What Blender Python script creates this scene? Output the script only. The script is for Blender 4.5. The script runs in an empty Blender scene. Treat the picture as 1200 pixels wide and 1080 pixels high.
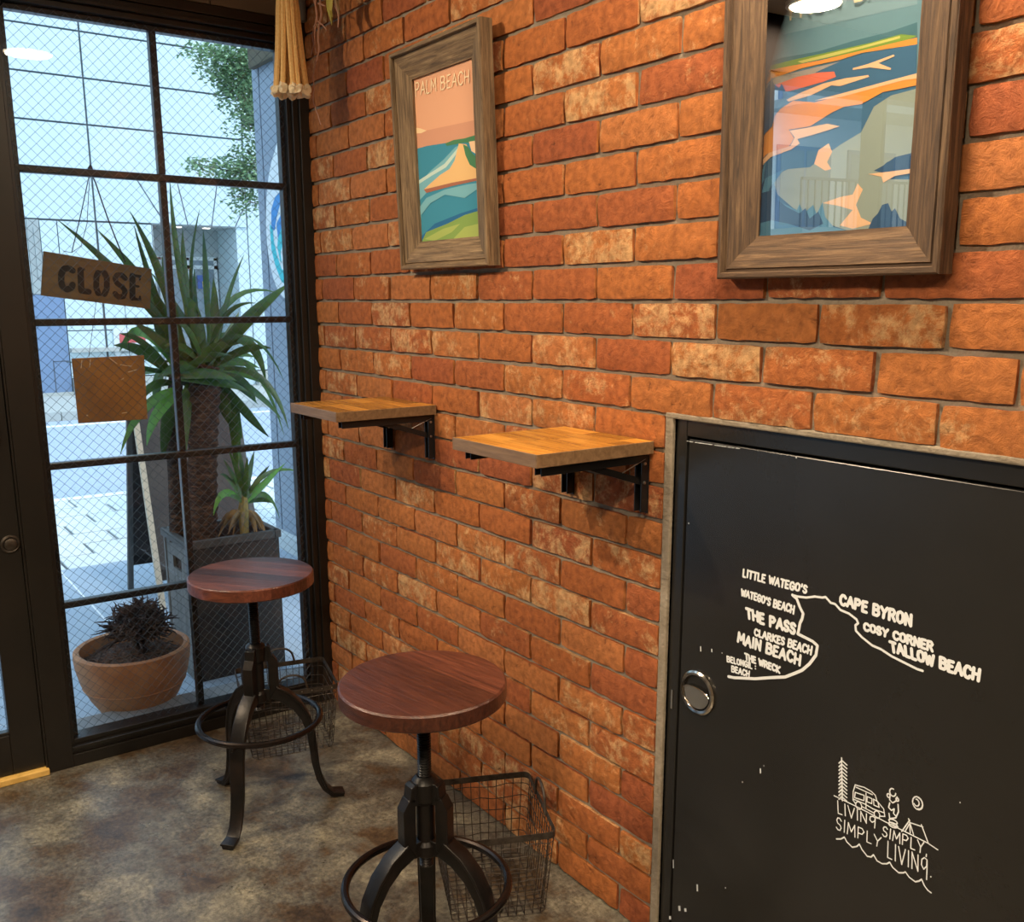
import bpy, bmesh, math, random
from mathutils import Vector, Matrix, noise
random.seed(7)
PI = math.pi
S = bpy.context.scene
COL = S.collection
# ---------------------------------------------------------------- camera
F = 1114.87; CX = 600.0; CY = 588.07
YAW, PIT, ROL = -0.9452, -0.2091, -0.0014
CAM = Vector((2.8671, -1.378, 1.427))
fw = Vector((math.cos(PIT)*math.sin(YAW), math.cos(PIT)*math.cos(YAW), math.sin(PIT)))
rt = fw.cross(Vector((0, 0, 1))).normalized(); upv = rt.cross(fw)
c_, s_ = math.cos(ROL), math.sin(ROL)
RT = rt*c_ + upv*s_; UPV = -s_*rt + c_*upv
cd = bpy.data.cameras.new('camera'); cam = bpy.data.objects.new('camera', cd); COL.objects.link(cam)
M = Matrix((RT, UPV, -fw)).transposed().to_4x4(); M.translation = CAM
cam.matrix_world = M
cd.sensor_fit = 'HORIZONTAL'; cd.sensor_width = 36.0; cd.lens = F/1200*36; cd.shift_y = 48.07/1200
cd.clip_start = 0.02; cd.clip_end = 300
S.camera = cam
# ---------------------------------------------------------------- world, lights, exposure
w = bpy.data.worlds.new('world'); S.world = w; w.use_nodes = True
nt = w.node_tree; nt.nodes.clear()
out = nt.nodes.new('ShaderNodeOutputWorld'); bg = nt.nodes.new('ShaderNodeBackground')
tc = nt.nodes.new('ShaderNodeTexCoord'); sep = nt.nodes.new('ShaderNodeSeparateXYZ'); rp = nt.nodes.new('ShaderNodeValToRGB')
nt.links.new(tc.outputs['Generated'], sep.inputs[0]); nt.links.new(sep.outputs['Z'], rp.inputs[0])
rp.color_ramp.elements[0].position = 0.0; rp.color_ramp.elements[0].color = (.62, .82, 1, 1)
rp.color_ramp.elements[1].position = 0.7; rp.color_ramp.elements[1].color = (.50, .74, 1, 1)
nt.links.new(rp.outputs[0], bg.inputs[0]); bg.inputs[1].default_value = 2.1
nt.links.new(bg.outputs[0], out.inputs[0])
sd = bpy.data.lights.new('sun', 'SUN'); sd.energy = 2.1; sd.angle = math.radians(12); sd.color = (1, .97, .92)
so = bpy.data.objects.new('sun', sd); COL.objects.link(so)
so.rotation_euler = Vector((.60, .16, .95)).to_track_quat('Z', 'Y').to_euler()   # high over our roof, onto the far facade
LAMPS = [(.06, -2.32, 42, 'round warm downlight by the front windows'), (1.98, -.40, 30, 'round warm downlight close to the brick wall'), (2.9, -2.3, 75, 'round warm downlight over the middle of the room'), (4.1, -.8, 36, 'round warm downlight at the far end by the brick wall')]
CEIL = 2.585
WARM = (1, .79, .54)
S.view_settings.view_transform = 'Standard'; S.view_settings.look = 'None'
S.view_settings.exposure = 0.0; S.view_settings.gamma = 1.0; S.view_settings.use_curve_mapping = False
# ---------------------------------------------------------------- helpers
def ray(u, v): return RT*((u-CX)/F) - UPV*((v-CY)/F) + fw
def on(ax, val, u, v):
    d = ray(u, v); return CAM + d*((val-CAM[ax])/d[ax])
def onpl(p0, n, u, v):
    d = ray(u, v); return CAM + d*((p0-CAM).dot(n)/d.dot(n))
MATS = {}
def mat(name, col, rough=.5, metal=0, spec=.5, noise_=None, bump=None, coat=0):
    """noise_: (scale, colour2, lo, hi, stretch) ; bump: (scale, strength, dist)"""
    m = bpy.data.materials.new(name); m.use_nodes = True; MATS[name] = m
    N = m.node_tree.nodes; L = m.node_tree.links; b = N['Principled BSDF']
    b.inputs['Base Color'].default_value = (*col, 1); b.inputs['Roughness'].default_value = rough
    b.inputs['Metallic'].default_value = metal; b.inputs['Specular IOR Level'].default_value = spec
    b.inputs['Coat Weight'].default_value = coat
    if noise_ or bump:
        t = N.new('ShaderNodeTexCoord'); mp = N.new('ShaderNodeMapping'); L.new(t.outputs['Object'], mp.inputs[0])
        if noise_ and len(noise_) > 4: mp.inputs['Scale'].default_value = noise_[4]
    if noise_:
        n = N.new('ShaderNodeTexNoise'); n.inputs['Scale'].default_value = noise_[0]; n.inputs['Detail'].default_value = 6
        n.inputs['Roughness'].default_value = .65
        L.new(mp.outputs[0], n.inputs['Vector'])
        r = N.new('ShaderNodeValToRGB'); e = r.color_ramp.elements
        e[0].position = noise_[2]; e[0].color = (*col, 1); e[1].position = noise_[3]; e[1].color = (*noise_[1], 1)
        L.new(n.outputs['Fac'], r.inputs[0]); L.new(r.outputs[0], b.inputs['Base Color'])
    if bump:
        n2 = N.new('ShaderNodeTexNoise'); n2.inputs['Scale'].default_value = bump[0]; n2.inputs['Detail'].default_value = 5
        L.new(mp.outputs[0], n2.inputs['Vector'])
        bp = N.new('ShaderNodeBump'); bp.inputs['Strength'].default_value = bump[1]; bp.inputs['Distance'].default_value = bump[2]
        L.new(n2.outputs['Fac'], bp.inputs['Height']); L.new(bp.outputs[0], b.inputs['Normal'])
    return m
def glass(name, tint=(1, 1, 1), refl=1.0):
    m = bpy.data.materials.new(name); m.use_nodes = True; N = m.node_tree.nodes; L = m.node_tree.links; N.clear()
    o = N.new('ShaderNodeOutputMaterial'); mx = N.new('ShaderNodeMixShader'); tr = N.new('ShaderNodeBsdfTransparent'); gl = N.new('ShaderNodeBsdfGlossy')
    fr = N.new('ShaderNodeFresnel'); fr.inputs[0].default_value = 1.5
    mu = N.new('ShaderNodeMath'); mu.operation = 'MULTIPLY'; mu.inputs[1].default_value = refl
    tr.inputs[0].default_value = (*tint, 1); gl.inputs['Roughness'].default_value = 0.0
    L.new(fr.outputs[0], mu.inputs[0]); L.new(mu.outputs[0], mx.inputs[0]); L.new(tr.outputs[0], mx.inputs[1]); L.new(gl.outputs[0], mx.inputs[2]); L.new(mx.outputs[0], o.inputs[0])
    return m
def emis(name, col, st):
    m = bpy.data.materials.new(name); m.use_nodes = True; N = m.node_tree.nodes; L = m.node_tree.links
    b = N['Principled BSDF']; b.inputs['Base Color'].default_value = (*col, 1); b.inputs['Emission Color'].default_value = (*col, 1); b.inputs['Emission Strength'].default_value = st
    return m
class MB:
    def __init__(s): s.v = []; s.f = []; s.m = []; s.cm = 0
    def quad(s, a, b, c, d): n = len(s.v); s.v += [tuple(a), tuple(b), tuple(c), tuple(d)]; s.f.append((n, n+1, n+2, n+3)); s.m.append(s.cm); return s
    def tri(s, a, b, c): n = len(s.v); s.v += [tuple(a), tuple(b), tuple(c)]; s.f.append((n, n+1, n+2)); s.m.append(s.cm)
    def box(s, x0, x1, y0, y1, z0, z1):
        x0, x1 = sorted((x0, x1)); y0, y1 = sorted((y0, y1)); z0, z1 = sorted((z0, z1)); n = len(s.v)
        s.v += [(x0, y0, z0), (x1, y0, z0), (x1, y1, z0), (x0, y1, z0), (x0, y0, z1), (x1, y0, z1), (x1, y1, z1), (x0, y1, z1)]
        for f in ((0, 3, 2, 1), (4, 5, 6, 7), (0, 1, 5, 4), (1, 2, 6, 5), (2, 3, 7, 6), (3, 0, 4, 7)): s.f.append(tuple(n+i for i in f)); s.m.append(s.cm)
        return s
    def hexa(s, P):                      # 8 points: bottom loop, top loop
        n = len(s.v); s.v += [tuple(p) for p in P]
        for f in ((0, 3, 2, 1), (4, 5, 6, 7), (0, 1, 5, 4), (1, 2, 6, 5), (2, 3, 7, 6), (3, 0, 4, 7)): s.f.append(tuple(n+i for i in f)); s.m.append(s.cm)
        return s
    def prism(s, pts, off):              # polygon pts (3d) extruded by vector off
        n = len(s.v); k = len(pts); off = Vector(off)
        s.v += [tuple(p) for p in pts] + [tuple(Vector(p)+off) for p in pts]
        s.f.append(tuple(range(n+k-1, n-1, -1))); s.f.append(tuple(range(n+k, n+2*k))); s.m += [s.cm]*2
        for i in range(k): j = (i+1) % k; s.f.append((n+i, n+j, n+k+j, n+k+i)); s.m.append(s.cm)
        return s
    def loft(s, rings, closed=False, caps=True):
        n = len(s.v); k = len(rings[0])
        for r in rings: s.v += [tuple(p) for p in r]
        R = len(rings)
        for a in range(R if closed else R-1):
            b = (a+1) % R
            for i in range(k): j = (i+1) % k; s.f.append((n+a*k+i, n+a*k+j, n+b*k+j, n+b*k+i)); s.m.append(s.cm)
        if caps and not closed:
            s.f.append(tuple(n+i for i in range(k-1, -1, -1))); s.f.append(tuple(n+(R-1)*k+i for i in range(k))); s.m += [s.cm]*2
        return s
    def tube(s, pts, r, seg=8, closed=False, caps=True):
        pts = [Vector(p) for p in pts]; R = []; n = len(pts); up = None
        for i, p in enumerate(pts):
            a = pts[i-1] if (i or closed) else p; b = pts[(i+1) % n] if (i < n-1 or closed) else p
            t = (b-a).normalized()
            if up is None: up = Vector((0, 0, 1)) if abs(t.z) < .9 else Vector((1, 0, 0))
            x = t.cross(up).normalized(); y = x.cross(t).normalized(); up = y
            rr = r[i] if isinstance(r, (list, tuple)) else r
            R.append([p + x*math.cos(q)*rr + y*math.sin(q)*rr for q in [2*PI*k/seg for k in range(seg)]])
        return s.loft(R, closed, caps)
    def lathe(s, prof, c=(0, 0, 0), seg=32, caps=True):
        c = Vector(c)
        return s.loft([[c+Vector((r*math.cos(2*PI*k/seg), r*math.sin(2*PI*k/seg), z)) for k in range(seg)] for r, z in prof], False, caps)
    def merge(s, o, T=None):
        n = len(s.v); s.v += [tuple(T @ Vector(p)) for p in o.v] if T else o.v
        s.f += [tuple(i+n for i in f) for f in o.f]; s.m += o.m; return s
def setsmooth(me, ang=.6):
    for p in me.polygons: p.use_smooth = True
    try: me.set_sharp_from_angle(angle=ang)
    except Exception: pass
def obj(name, mb, ms, parent=None, smooth=False, bevel=0, label=None, tri=False):
    if not isinstance(ms, (list, tuple)): ms = [ms]
    me = bpy.data.meshes.new(name); me.from_pydata(mb.v, [], mb.f)
    for m in ms: me.materials.append(m)
    if len(ms) > 1:
        for p, k in zip(me.polygons, mb.m): p.material_index = k
    bm = bmesh.new(); bm.from_mesh(me)
    if tri: bmesh.ops.triangulate(bm, faces=bm.faces[:])
    else: bmesh.ops.recalc_face_normals(bm, faces=bm.faces[:])
    bm.to_mesh(me); bm.free()
    if smooth: setsmooth(me, smooth if isinstance(smooth, float) else .6)
    o = bpy.data.objects.new(name, me); COL.objects.link(o)
    if parent is not None: o.parent = parent
    if bevel:
        b = o.modifiers.new('bevel', 'BEVEL'); b.width = bevel; b.segments = 2; b.limit_method = 'ANGLE'; b.angle_limit = .7
    if label: o['label'] = label
    return o
def thing(name, label, cat, loc=(0, 0, 0), rz=0, group=None):
    o = bpy.data.objects.new(name, None); COL.objects.link(o); o.empty_display_size = .05
    o.location = loc; o.rotation_euler = (0, 0, rz); o['label'] = label; o['category'] = cat
    if group: o['group'] = group
    return o
def tag(o, label, cat, group=None):
    o['label'] = label; o['category'] = cat
    if group: o['group'] = group
    return o
def struct(o, label=None):
    o['kind'] = 'structure'
    if label: o['label'] = label
    return o
def sempty(name, label, loc=(0, 0, 0)):
    o = bpy.data.objects.new(name, None); COL.objects.link(o); o.location = loc; return struct(o, label)
def box(name, m, parent, *b, bevel=0, label=None): return obj(name, MB().box(*b), m, parent, bevel=bevel, label=label)
# ---------------------------------------------------------------- materials
BLACK = mat('black_paint', (.008, .007, .006), .36, noise_=(3, (.017, .013, .010), .35, .75), bump=(60, .08, .002))
DOORBLK = mat('door_black', (.014, .0135, .0125), .27, spec=.5, noise_=(2.2, (.019, .018, .017), .3, .7), bump=(90, .12, .0015))
IRON = mat('cast_iron', (.009, .008, .008), .38, .35, noise_=(14, (.024, .015, .012), .45, .75), bump=(120, .25, .0015))
RINGM = mat('ring_iron', (.035, .028, .026), .26, .85)
STEEL = mat('worn_steel', (.10, .09, .08), .4, .8, noise_=(40, (.05, .035, .025), .4, .7))
BASKET = mat('basket_wire', (.085, .070, .058), .5, .6, noise_=(50, (.03, .022, .018), .4, .7))
BLKMET = mat('bracket_black', (.012, .012, .013), .35, .3)
CHROME = mat('chrome', (.62, .58, .52), .16, 1)
SCREW = mat('zinc_screw', (.45, .44, .42), .35, 1)
PLASTER = mat('plaster_wall', (.22, .18, .14), .9, bump=(40, .1, .002))
UPPER = mat('upper_panel', (.20, .165, .13), .8, noise_=(2, (.23, .19, .15), .3, .7))
CEILM = mat('ceiling_paint', (.22, .19, .16), .9)
WHITE = mat('white_paint_marker', (.76, .79, .82), .6)
ROPE = mat('cotton_rope', (.88, .58, .24), .9, noise_=(160, (.72, .43, .15), .4, .7), bump=(300, .5, .002))
ROPEEND = mat('frayed_cotton', (.86, .74, .52), .95, bump=(300, .8, .002))
TERRA = mat('terracotta', (.42, .165, .06), .65, noise_=(6, (.56, .28, .13), .4, .7), bump=(40, .15, .002))
SOIL = mat('soil', (.035, .020, .014), 1, noise_=(60, (.20, .12, .09), .45, .7), bump=(60, 1, .01))
TWIG = mat('dry_twig', (.022, .013, .011), .9, noise_=(60, (.13, .08, .065), .4, .7))
LEAF = mat('yucca_leaf', (.030, .080, .018), .42, noise_=(3, (.085, .175, .030), .4, .65, (1, 1, 1)))
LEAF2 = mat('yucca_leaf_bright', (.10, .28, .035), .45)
DEADLEAF = mat('dried_leaf', (.30, .19, .08), .8, noise_=(9, (.16, .09, .04), .4, .7))
BARK = mat('yucca_bark', (.035, .017, .010), .95, noise_=(26, (.15, .075, .040), .45, .68, (1, 1, 3)), bump=(30, 1, .03))
BARK2 = mat('tree_bark', (.10, .08, .06), .95, bump=(20, .6, .02))
TREELEAF = mat('tree_leaf', (.12, .22, .10), .6, noise_=(2, (.26, .40, .20), .4, .65))
GREYWOOD = mat('planter_wood', (.17, .16, .145), .7, noise_=(5, (.08, .075, .065), .4, .7, (6, 6, 1)))
PLANTFRONT = mat('planter_front', (.014, .010, .008), .7, noise_=(3, (.045, .026, .014), .4, .7))
SIGNWOOD = mat('sign_wood', (.20, .125, .055), .7, noise_=(3, (.14, .085, .035), .4, .7, (3, 1, 10)))
STENCIL = mat('stencil_ink', (.018, .014, .012), .8)
BRASS = mat('amber_plate', (.34, .15, .035), .45, .0, noise_=(4, (.22, .10, .03), .4, .65), bump=(50, .1, .001))
CREAMW = mat('cream_edge', (.62, .50, .36), .7)
BOARDBLK = mat('chalkboard', (.045, .035, .032), .7, noise_=(5, (.07, .055, .045), .4, .7))
THRESH = mat('threshold_lit_gold', (.85, .55, .16), .5, noise_=(20, (.65, .40, .10), .4, .7))  # pale gold includes daylight on the strip, painted into the colour
FAC = mat('facade_panel', (.53, .65, .69), .6, noise_=(.8, (.58, .70, .74), .3, .7))
FACD = mat('facade_joint', (.10, .12, .13), .8)
FACG = mat('facade_grey', (.34, .38, .38), .7)
BLUEDOOR = mat('blue_metal_door', (.16, .24, .38), .5)
DKLINE = mat('dark_line', (.08, .10, .13), .6)
BASEST = mat('base_stone', (.42, .44, .42), .8, bump=(20, .3, .01))
PILLAR = mat('pillar_panel', (.27, .33, .40), .6)
ROADM = mat('asphalt', (.33, .40, .50), .9, noise_=(40, (.40, .47, .56), .4, .6), bump=(150, .3, .005))
TILE = mat('paving_tile', (.66, .70, .69), .8, noise_=(4, (.56, .61, .61), .35, .7))
TILEJ = mat('paving_joint', (.16, .18, .19), .9)
PORCH = mat('porch_slab', (.32, .39, .47), .5, noise_=(3, (.38, .45, .52), .35, .7))
WHITEP = mat('white_line_paint', (.8, .82, .82), .7)
EXTGLASS = mat('far_glass', (.22, .28, .32), .15)
EXTWHITE = mat('white_frame', (.66, .70, .70), .5)
REDP = mat('red_print', (.55, .10, .10), .6); YELP = mat('yellow_print', (.75, .60, .06), .6); BLUP = mat('blue_print', (.08, .14, .40), .6)
BEIGE = mat('beige_box', (.10, .082, .045), .7)
GLASS = glass('pane_glass', (.97, .985, .98), .8)
PICGLASS = glass('picture_glass', (1, 1, 1), 2.4)
MESHW = mat('mesh_wire', (.10, .11, .11), .4, .7)

def wood(name, c1, c2, c3, scale, rough, spec=.5, stretch=(1, 14, 14), bumpd=.002, rnd=.25):
    m = bpy.data.materials.new(name); m.use_nodes = True; N = m.node_tree.nodes; L = m.node_tree.links; b = N['Principled BSDF']
    b.inputs['Roughness'].default_value = rough; b.inputs['Specular IOR Level'].default_value = spec
    t = N.new('ShaderNodeTexCoord'); mp = N.new('ShaderNodeMapping'); mp.inputs['Scale'].default_value = stretch
    oi = N.new('ShaderNodeObjectInfo'); ad = N.new('ShaderNodeVectorMath'); ad.operation = 'MULTIPLY_ADD'
    ad.inputs[1].default_value = (1, 1, 1); cx = N.new('ShaderNodeCombineXYZ')
    mu = N.new('ShaderNodeMath'); mu.operation = 'MULTIPLY'; mu.inputs[1].default_value = 7
    L.new(oi.outputs['Random'], mu.inputs[0]); L.new(mu.outputs[0], cx.inputs[0]); L.new(mu.outputs[0], cx.inputs[1]); L.new(mu.outputs[0], cx.inputs[2])
    L.new(t.outputs['Object'], ad.inputs[0]); L.new(cx.outputs[0], ad.inputs[2]); L.new(ad.outputs[0], mp.inputs[0])
    n = N.new('ShaderNodeTexNoise'); n.inputs['Scale'].default_value = scale; n.inputs['Detail'].default_value = 8; n.inputs['Roughness'].default_value = .7
    n.inputs['Distortion'].default_value = .6
    L.new(mp.outputs[0], n.inputs['Vector']); r = N.new('ShaderNodeValToRGB'); e = r.color_ramp.elements
    e[0].position = .3; e[0].color = (*c1, 1); e[1].position = .72; e[1].color = (*c3, 1); k = e.new(.5); k.color = (*c2, 1)
    L.new(n.outputs['Fac'], r.inputs[0])
    hs = N.new('ShaderNodeHueSaturation'); mr = N.new('ShaderNodeMapRange'); mr.inputs['To Min'].default_value = 1-rnd; mr.inputs['To Max'].default_value = 1+rnd
    L.new(oi.outputs['Random'], mr.inputs[0]); L.new(mr.outputs[0], hs.inputs['Value']); L.new(r.outputs[0], hs.inputs['Color']); L.new(hs.outputs[0], b.inputs['Base Color'])
    bp = N.new('ShaderNodeBump'); bp.inputs['Strength'].default_value = .6; bp.inputs['Distance'].default_value = bumpd
    L.new(n.outputs['Fac'], bp.inputs['Height']); L.new(bp.outputs[0], b.inputs['Normal'])
    return m
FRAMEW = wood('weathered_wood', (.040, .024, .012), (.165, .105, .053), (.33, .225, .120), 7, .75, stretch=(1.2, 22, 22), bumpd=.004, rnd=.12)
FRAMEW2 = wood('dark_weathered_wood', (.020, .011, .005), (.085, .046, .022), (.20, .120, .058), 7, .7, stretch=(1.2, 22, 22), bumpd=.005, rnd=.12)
SEATW = wood('seat_wood', (.028, .009, .007), (.082, .024, .014), (.150, .048, .026), 6, .30, stretch=(1.5, 22, 10), bumpd=.003, rnd=.6)
SHELFW = wood('shelf_wood', (.22, .085, .014), (.42, .185, .028), (.60, .30, .055), 4, .26, stretch=(1.5, 16, 16), bumpd=.0006, rnd=.42)
EDGEW = wood('shelf_edge', (.10, .055, .025), (.17, .10, .05), (.24, .15, .08), 5, .45, stretch=(1.5, 16, 16), bumpd=.001, rnd=.1)

def brick_mat():
    m = bpy.data.materials.new('red_brick'); m.use_nodes = True; N = m.node_tree.nodes; L = m.node_tree.links; b = N['Principled BSDF']
    b.inputs['Roughness'].default_value = .85; b.inputs['Specular IOR Level'].default_value = .3
    g = N.new('ShaderNodeNewGeometry'); oi = N.new('ShaderNodeObjectInfo')
    ad = N.new('ShaderNodeMath'); ad.operation = 'ADD'; L.new(oi.outputs['Random'], ad.inputs[0]); L.new(g.outputs['Random Per Island'], ad.inputs[1])
    fr = N.new('ShaderNodeMath'); fr.operation = 'FRACT'; L.new(ad.outputs[0], fr.inputs[0])
    r = N.new('ShaderNodeValToRGB'); e = r.color_ramp.elements
    e[0].position = 0; e[0].color = (.36, .098, .036, 1); e[1].position = 1; e[1].color = (.52, .185, .060, 1)
    for p, c in ((.25, (.43, .130, .038)), (.5, (.47, .152, .040)), (.75, (.48, .168, .046))):
        k = e.new(p); k.color = (*c, 1)
    L.new(fr.outputs[0], r.inputs[0])
    # second random
    m2 = N.new('ShaderNodeMath'); m2.operation = 'MULTIPLY'; m2.inputs[1].default_value = 17.31; L.new(fr.outputs[0], m2.inputs[0])
    f2 = N.new('ShaderNodeMath'); f2.operation = 'FRACT'; L.new(m2.outputs[0], f2.inputs[0])
    n = N.new('ShaderNodeTexNoise'); n.inputs['Scale'].default_value = 14; n.inputs['Detail'].default_value = 12; n.inputs['Roughness'].default_value = .8
    n.inputs['Distortion'].default_value = .25
    L.new(g.outputs['Position'], n.inputs['Vector'])
    th = N.new('ShaderNodeMapRange'); th.inputs['From Min'].default_value = 0; th.inputs['From Max'].default_value = 1
    th.inputs['To Min'].default_value = -.16; th.inputs['To Max'].default_value = .12; L.new(f2.outputs[0], th.inputs[0])
    sm = N.new('ShaderNodeMath'); sm.operation = 'ADD'; L.new(n.outputs['Fac'], sm.inputs[0]); L.new(th.outputs[0], sm.inputs[1])
    cr = N.new('ShaderNodeValToRGB'); cr.color_ramp.elements[0].position = .56; cr.color_ramp.elements[0].color = (0, 0, 0, 1); cr.color_ramp.elements[1].position = .66; cr.color_ramp.elements[1].color = (.72, .72, .72, 1)
    L.new(sm.outputs[0], cr.inputs[0])
    mx = N.new('ShaderNodeMix'); mx.data_type = 'RGBA'; L.new(cr.outputs[0], mx.inputs[0]); L.new(r.outputs[0], mx.inputs[6]); mx.inputs[7].default_value = (.72, .46, .22, 1)
    # darker mottling
    n3 = N.new('ShaderNodeTexNoise'); n3.inputs['Scale'].default_value = 55; n3.inputs['Detail'].default_value = 6; L.new(g.outputs['Position'], n3.inputs['Vector'])
    c3 = N.new('ShaderNodeValToRGB'); c3.color_ramp.elements[0].position = .28; c3.color_ramp.elements[0].color = (.52, .50, .50, 1); c3.color_ramp.elements[1].position = .62; c3.color_ramp.elements[1].color = (1.08, 1.08, 1.08, 1)
    L.new(n3.outputs['Fac'], c3.inputs[0])
    mm = N.new('ShaderNodeMix'); mm.data_type = 'RGBA'; mm.blend_type = 'MULTIPLY'; mm.inputs[0].default_value = .8; L.new(mx.outputs[2], mm.inputs[6]); L.new(c3.outputs[0], mm.inputs[7])
    v = N.new('ShaderNodeTexNoise'); v.inputs['Scale'].default_value = 38; v.inputs['Detail'].default_value = 10; v.inputs['Roughness'].default_value = .75; v.inputs['Distortion'].default_value = .5
    L.new(g.outputs['Position'], v.inputs['Vector'])
    cv = N.new('ShaderNodeValToRGB'); cv.color_ramp.elements[0].position = .30; cv.color_ramp.elements[0].color = (.22, .19, .18, 1); cv.color_ramp.elements[1].position = .42; cv.color_ramp.elements[1].color = (1, 1, 1, 1)  # low spots of the bump painted dark, shade put into the creases
    L.new(v.outputs['Fac'], cv.inputs[0]); m4 = N.new('ShaderNodeMix'); m4.data_type = 'RGBA'; m4.blend_type = 'MULTIPLY'; m4.inputs[0].default_value = .9
    L.new(mm.outputs[2], m4.inputs[6]); L.new(cv.outputs[0], m4.inputs[7]); L.new(m4.outputs[2], b.inputs['Base Color'])
    bp = N.new('ShaderNodeBump'); bp.inputs['Strength'].default_value = 1.0; bp.inputs['Distance'].default_value = .009
    L.new(v.outputs['Fac'], bp.inputs['Height']); L.new(bp.outputs[0], b.inputs['Normal'])
    return m
BRICK = brick_mat()
MORTAR = mat('mortar', (.22, .18, .13), .95, noise_=(25, (.31, .26, .20), .35, .7), bump=(130, .7, .004))

def floor_mat():
    m = bpy.data.materials.new('stained_concrete'); m.use_nodes = True; N = m.node_tree.nodes; L = m.node_tree.links; b = N['Principled BSDF']
    g = N.new('ShaderNodeNewGeometry')
    def nz(sc, det, ro, dist=0):
        n = N.new('ShaderNodeTexNoise'); n.inputs['Scale'].default_value = sc; n.inputs['Detail'].default_value = det; n.inputs['Roughness'].default_value = ro; n.inputs['Distortion'].default_value = dist
        L.new(g.outputs['Position'], n.inputs['Vector']); return n
    a = nz(4.2, 10, .66, .15); r = N.new('ShaderNodeValToRGB'); e = r.color_ramp.elements
    e[0].position = .33; e[0].color = (.030, .020, .013, 1); e[1].position = .70; e[1].color = (.30, .275, .205, 1)
    for p, c in ((.43, (.080, .054, .032)), (.51, (.105, .098, .082)), (.60, (.185, .172, .132))): k = e.new(p); k.color = (*c, 1)
    L.new(a.outputs['Fac'], r.inputs[0])
    f = nz(70, 8, .8); c3 = N.new('ShaderNodeValToRGB'); c3.color_ramp.elements[0].position = .38; c3.color_ramp.elements[0].color = (.40, .38, .36, 1); c3.color_ramp.elements[1].position = .62; c3.color_ramp.elements[1].color = (1.6, 1.58, 1.5, 1)
    L.new(f.outputs['Fac'], c3.inputs[0])
    mm = N.new('ShaderNodeMix'); mm.data_type = 'RGBA'; mm.blend_type = 'MULTIPLY'; mm.inputs[0].default_value = .85; L.new(r.outputs[0], mm.inputs[6]); L.new(c3.outputs[0], mm.inputs[7])
    L.new(mm.outputs[2], b.inputs['Base Color'])
    ro = nz(6, 5, .6); mr = N.new('ShaderNodeMapRange'); mr.inputs['To Min'].default_value = .16; mr.inputs['To Max'].default_value = .48; L.new(ro.outputs['Fac'], mr.inputs[0]); L.new(mr.outputs[0], b.inputs['Roughness'])
    bp = N.new('ShaderNodeBump'); bp.inputs['Strength'].default_value = .25; bp.inputs['Distance'].default_value = .003; L.new(f.outputs['Fac'], bp.inputs['Height']); L.new(bp.outputs[0], b.inputs['Normal'])
    return m
FLOORM = floor_mat()
# ---------------------------------------------------------------- room shell
XF = -.158                       # inner face of the window wall
XE, YE = 6.0, -4.4               # far ends of the room
H = .075; LB = .2303; Z0 = 1.425
fl = struct(box('floor', FLOORM, None, XF-.03, XE, YE, .02, -.06, 0), 'stained polished concrete floor of the cafe')
struct(box('ceiling', CEILM, None, XF-.3, XE, YE, .1, CEIL, CEIL+.1), 'plain ceiling above the cafe')
struct(box('wall_left', PLASTER, None, XF-.3, XE, YE-.1, YE, 0, CEIL), 'plain plaster wall facing the brick wall')
struct(box('wall_back', PLASTER, None, XE, XE+.1, YE, .1, 0, CEIL), 'plain plaster wall at the far end of the room')
# brick wall: mortar body with the opening of the cupboard door left free
DX0, DX1, DZ1 = 1.510, 2.42, 1.193
mb = MB(); MY = .0105
mb.box(XF-.14, DX0, MY, .12, 0, CEIL); mb.box(DX0, DX1, MY, .12, DZ1, CEIL); mb.box(DX1, XE, MY, .12, 0, CEIL)
WALL = struct(obj('wall_right', mb, MORTAR), 'orange red brick wall with grey mortar joints')
def brickmb(L_, h, seed, depth=.03):
    mb = MB(); nx = max(2, int(round(L_/.024))); nz = 4; g = []
    for j in range(nz+1):
        row = []
        for i in range(nx+1):
            x = i/nx*L_; z = j/nz*h; e = i in (0, nx) or j in (0, nz)
            q = Vector((x*14+seed*3.7, z*14, seed*1.3))
            y = -.0030*noise.noise(q*1.7) - .0018*noise.noise(q*4)
            if e: y += .0026
            if i in (0, nx) and j in (0, nz): y += .0015; x += .0012 if i == 0 else -.0012; z += .0012 if j == 0 else -.0012
            if j in (0, nz): z += .0026*noise.noise(q*2.3+Vector((5, 5, 5)))
            if i in (0, nx): x += .0026*noise.noise(q*2.1+Vector((9, 1, 5)))
            row.append((x, y, z))
        g.append(row)
    n = 0
    for row in g: mb.v += row
    W_ = nx+1
    for j in range(nz):
        for i in range(nx): a = j*W_+i; mb.f.append((a, a+1, a+W_+1, a+W_)); mb.m.append(0)
    per = [(0, i) for i in range(nx+1)] + [(j, nx) for j in range(1, nz+1)] + [(nz, i) for i in range(nx-1, -1, -1)] + [(j, 0) for j in range(nz-1, 0, -1)]
    base = len(mb.v)
    for j, i in per: x, y, z = g[j][i]; mb.v.append((x, depth, z))
    k = len(per)
    for q in range(k):
        a = per[q]; b = per[(q+1) % k]; mb.f.append((b[0]*W_+b[1], a[0]*W_+a[1], base+q, base+(q+1) % k)); mb.m.append(0)
    return mb
bricks = []
JT = .0095
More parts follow.
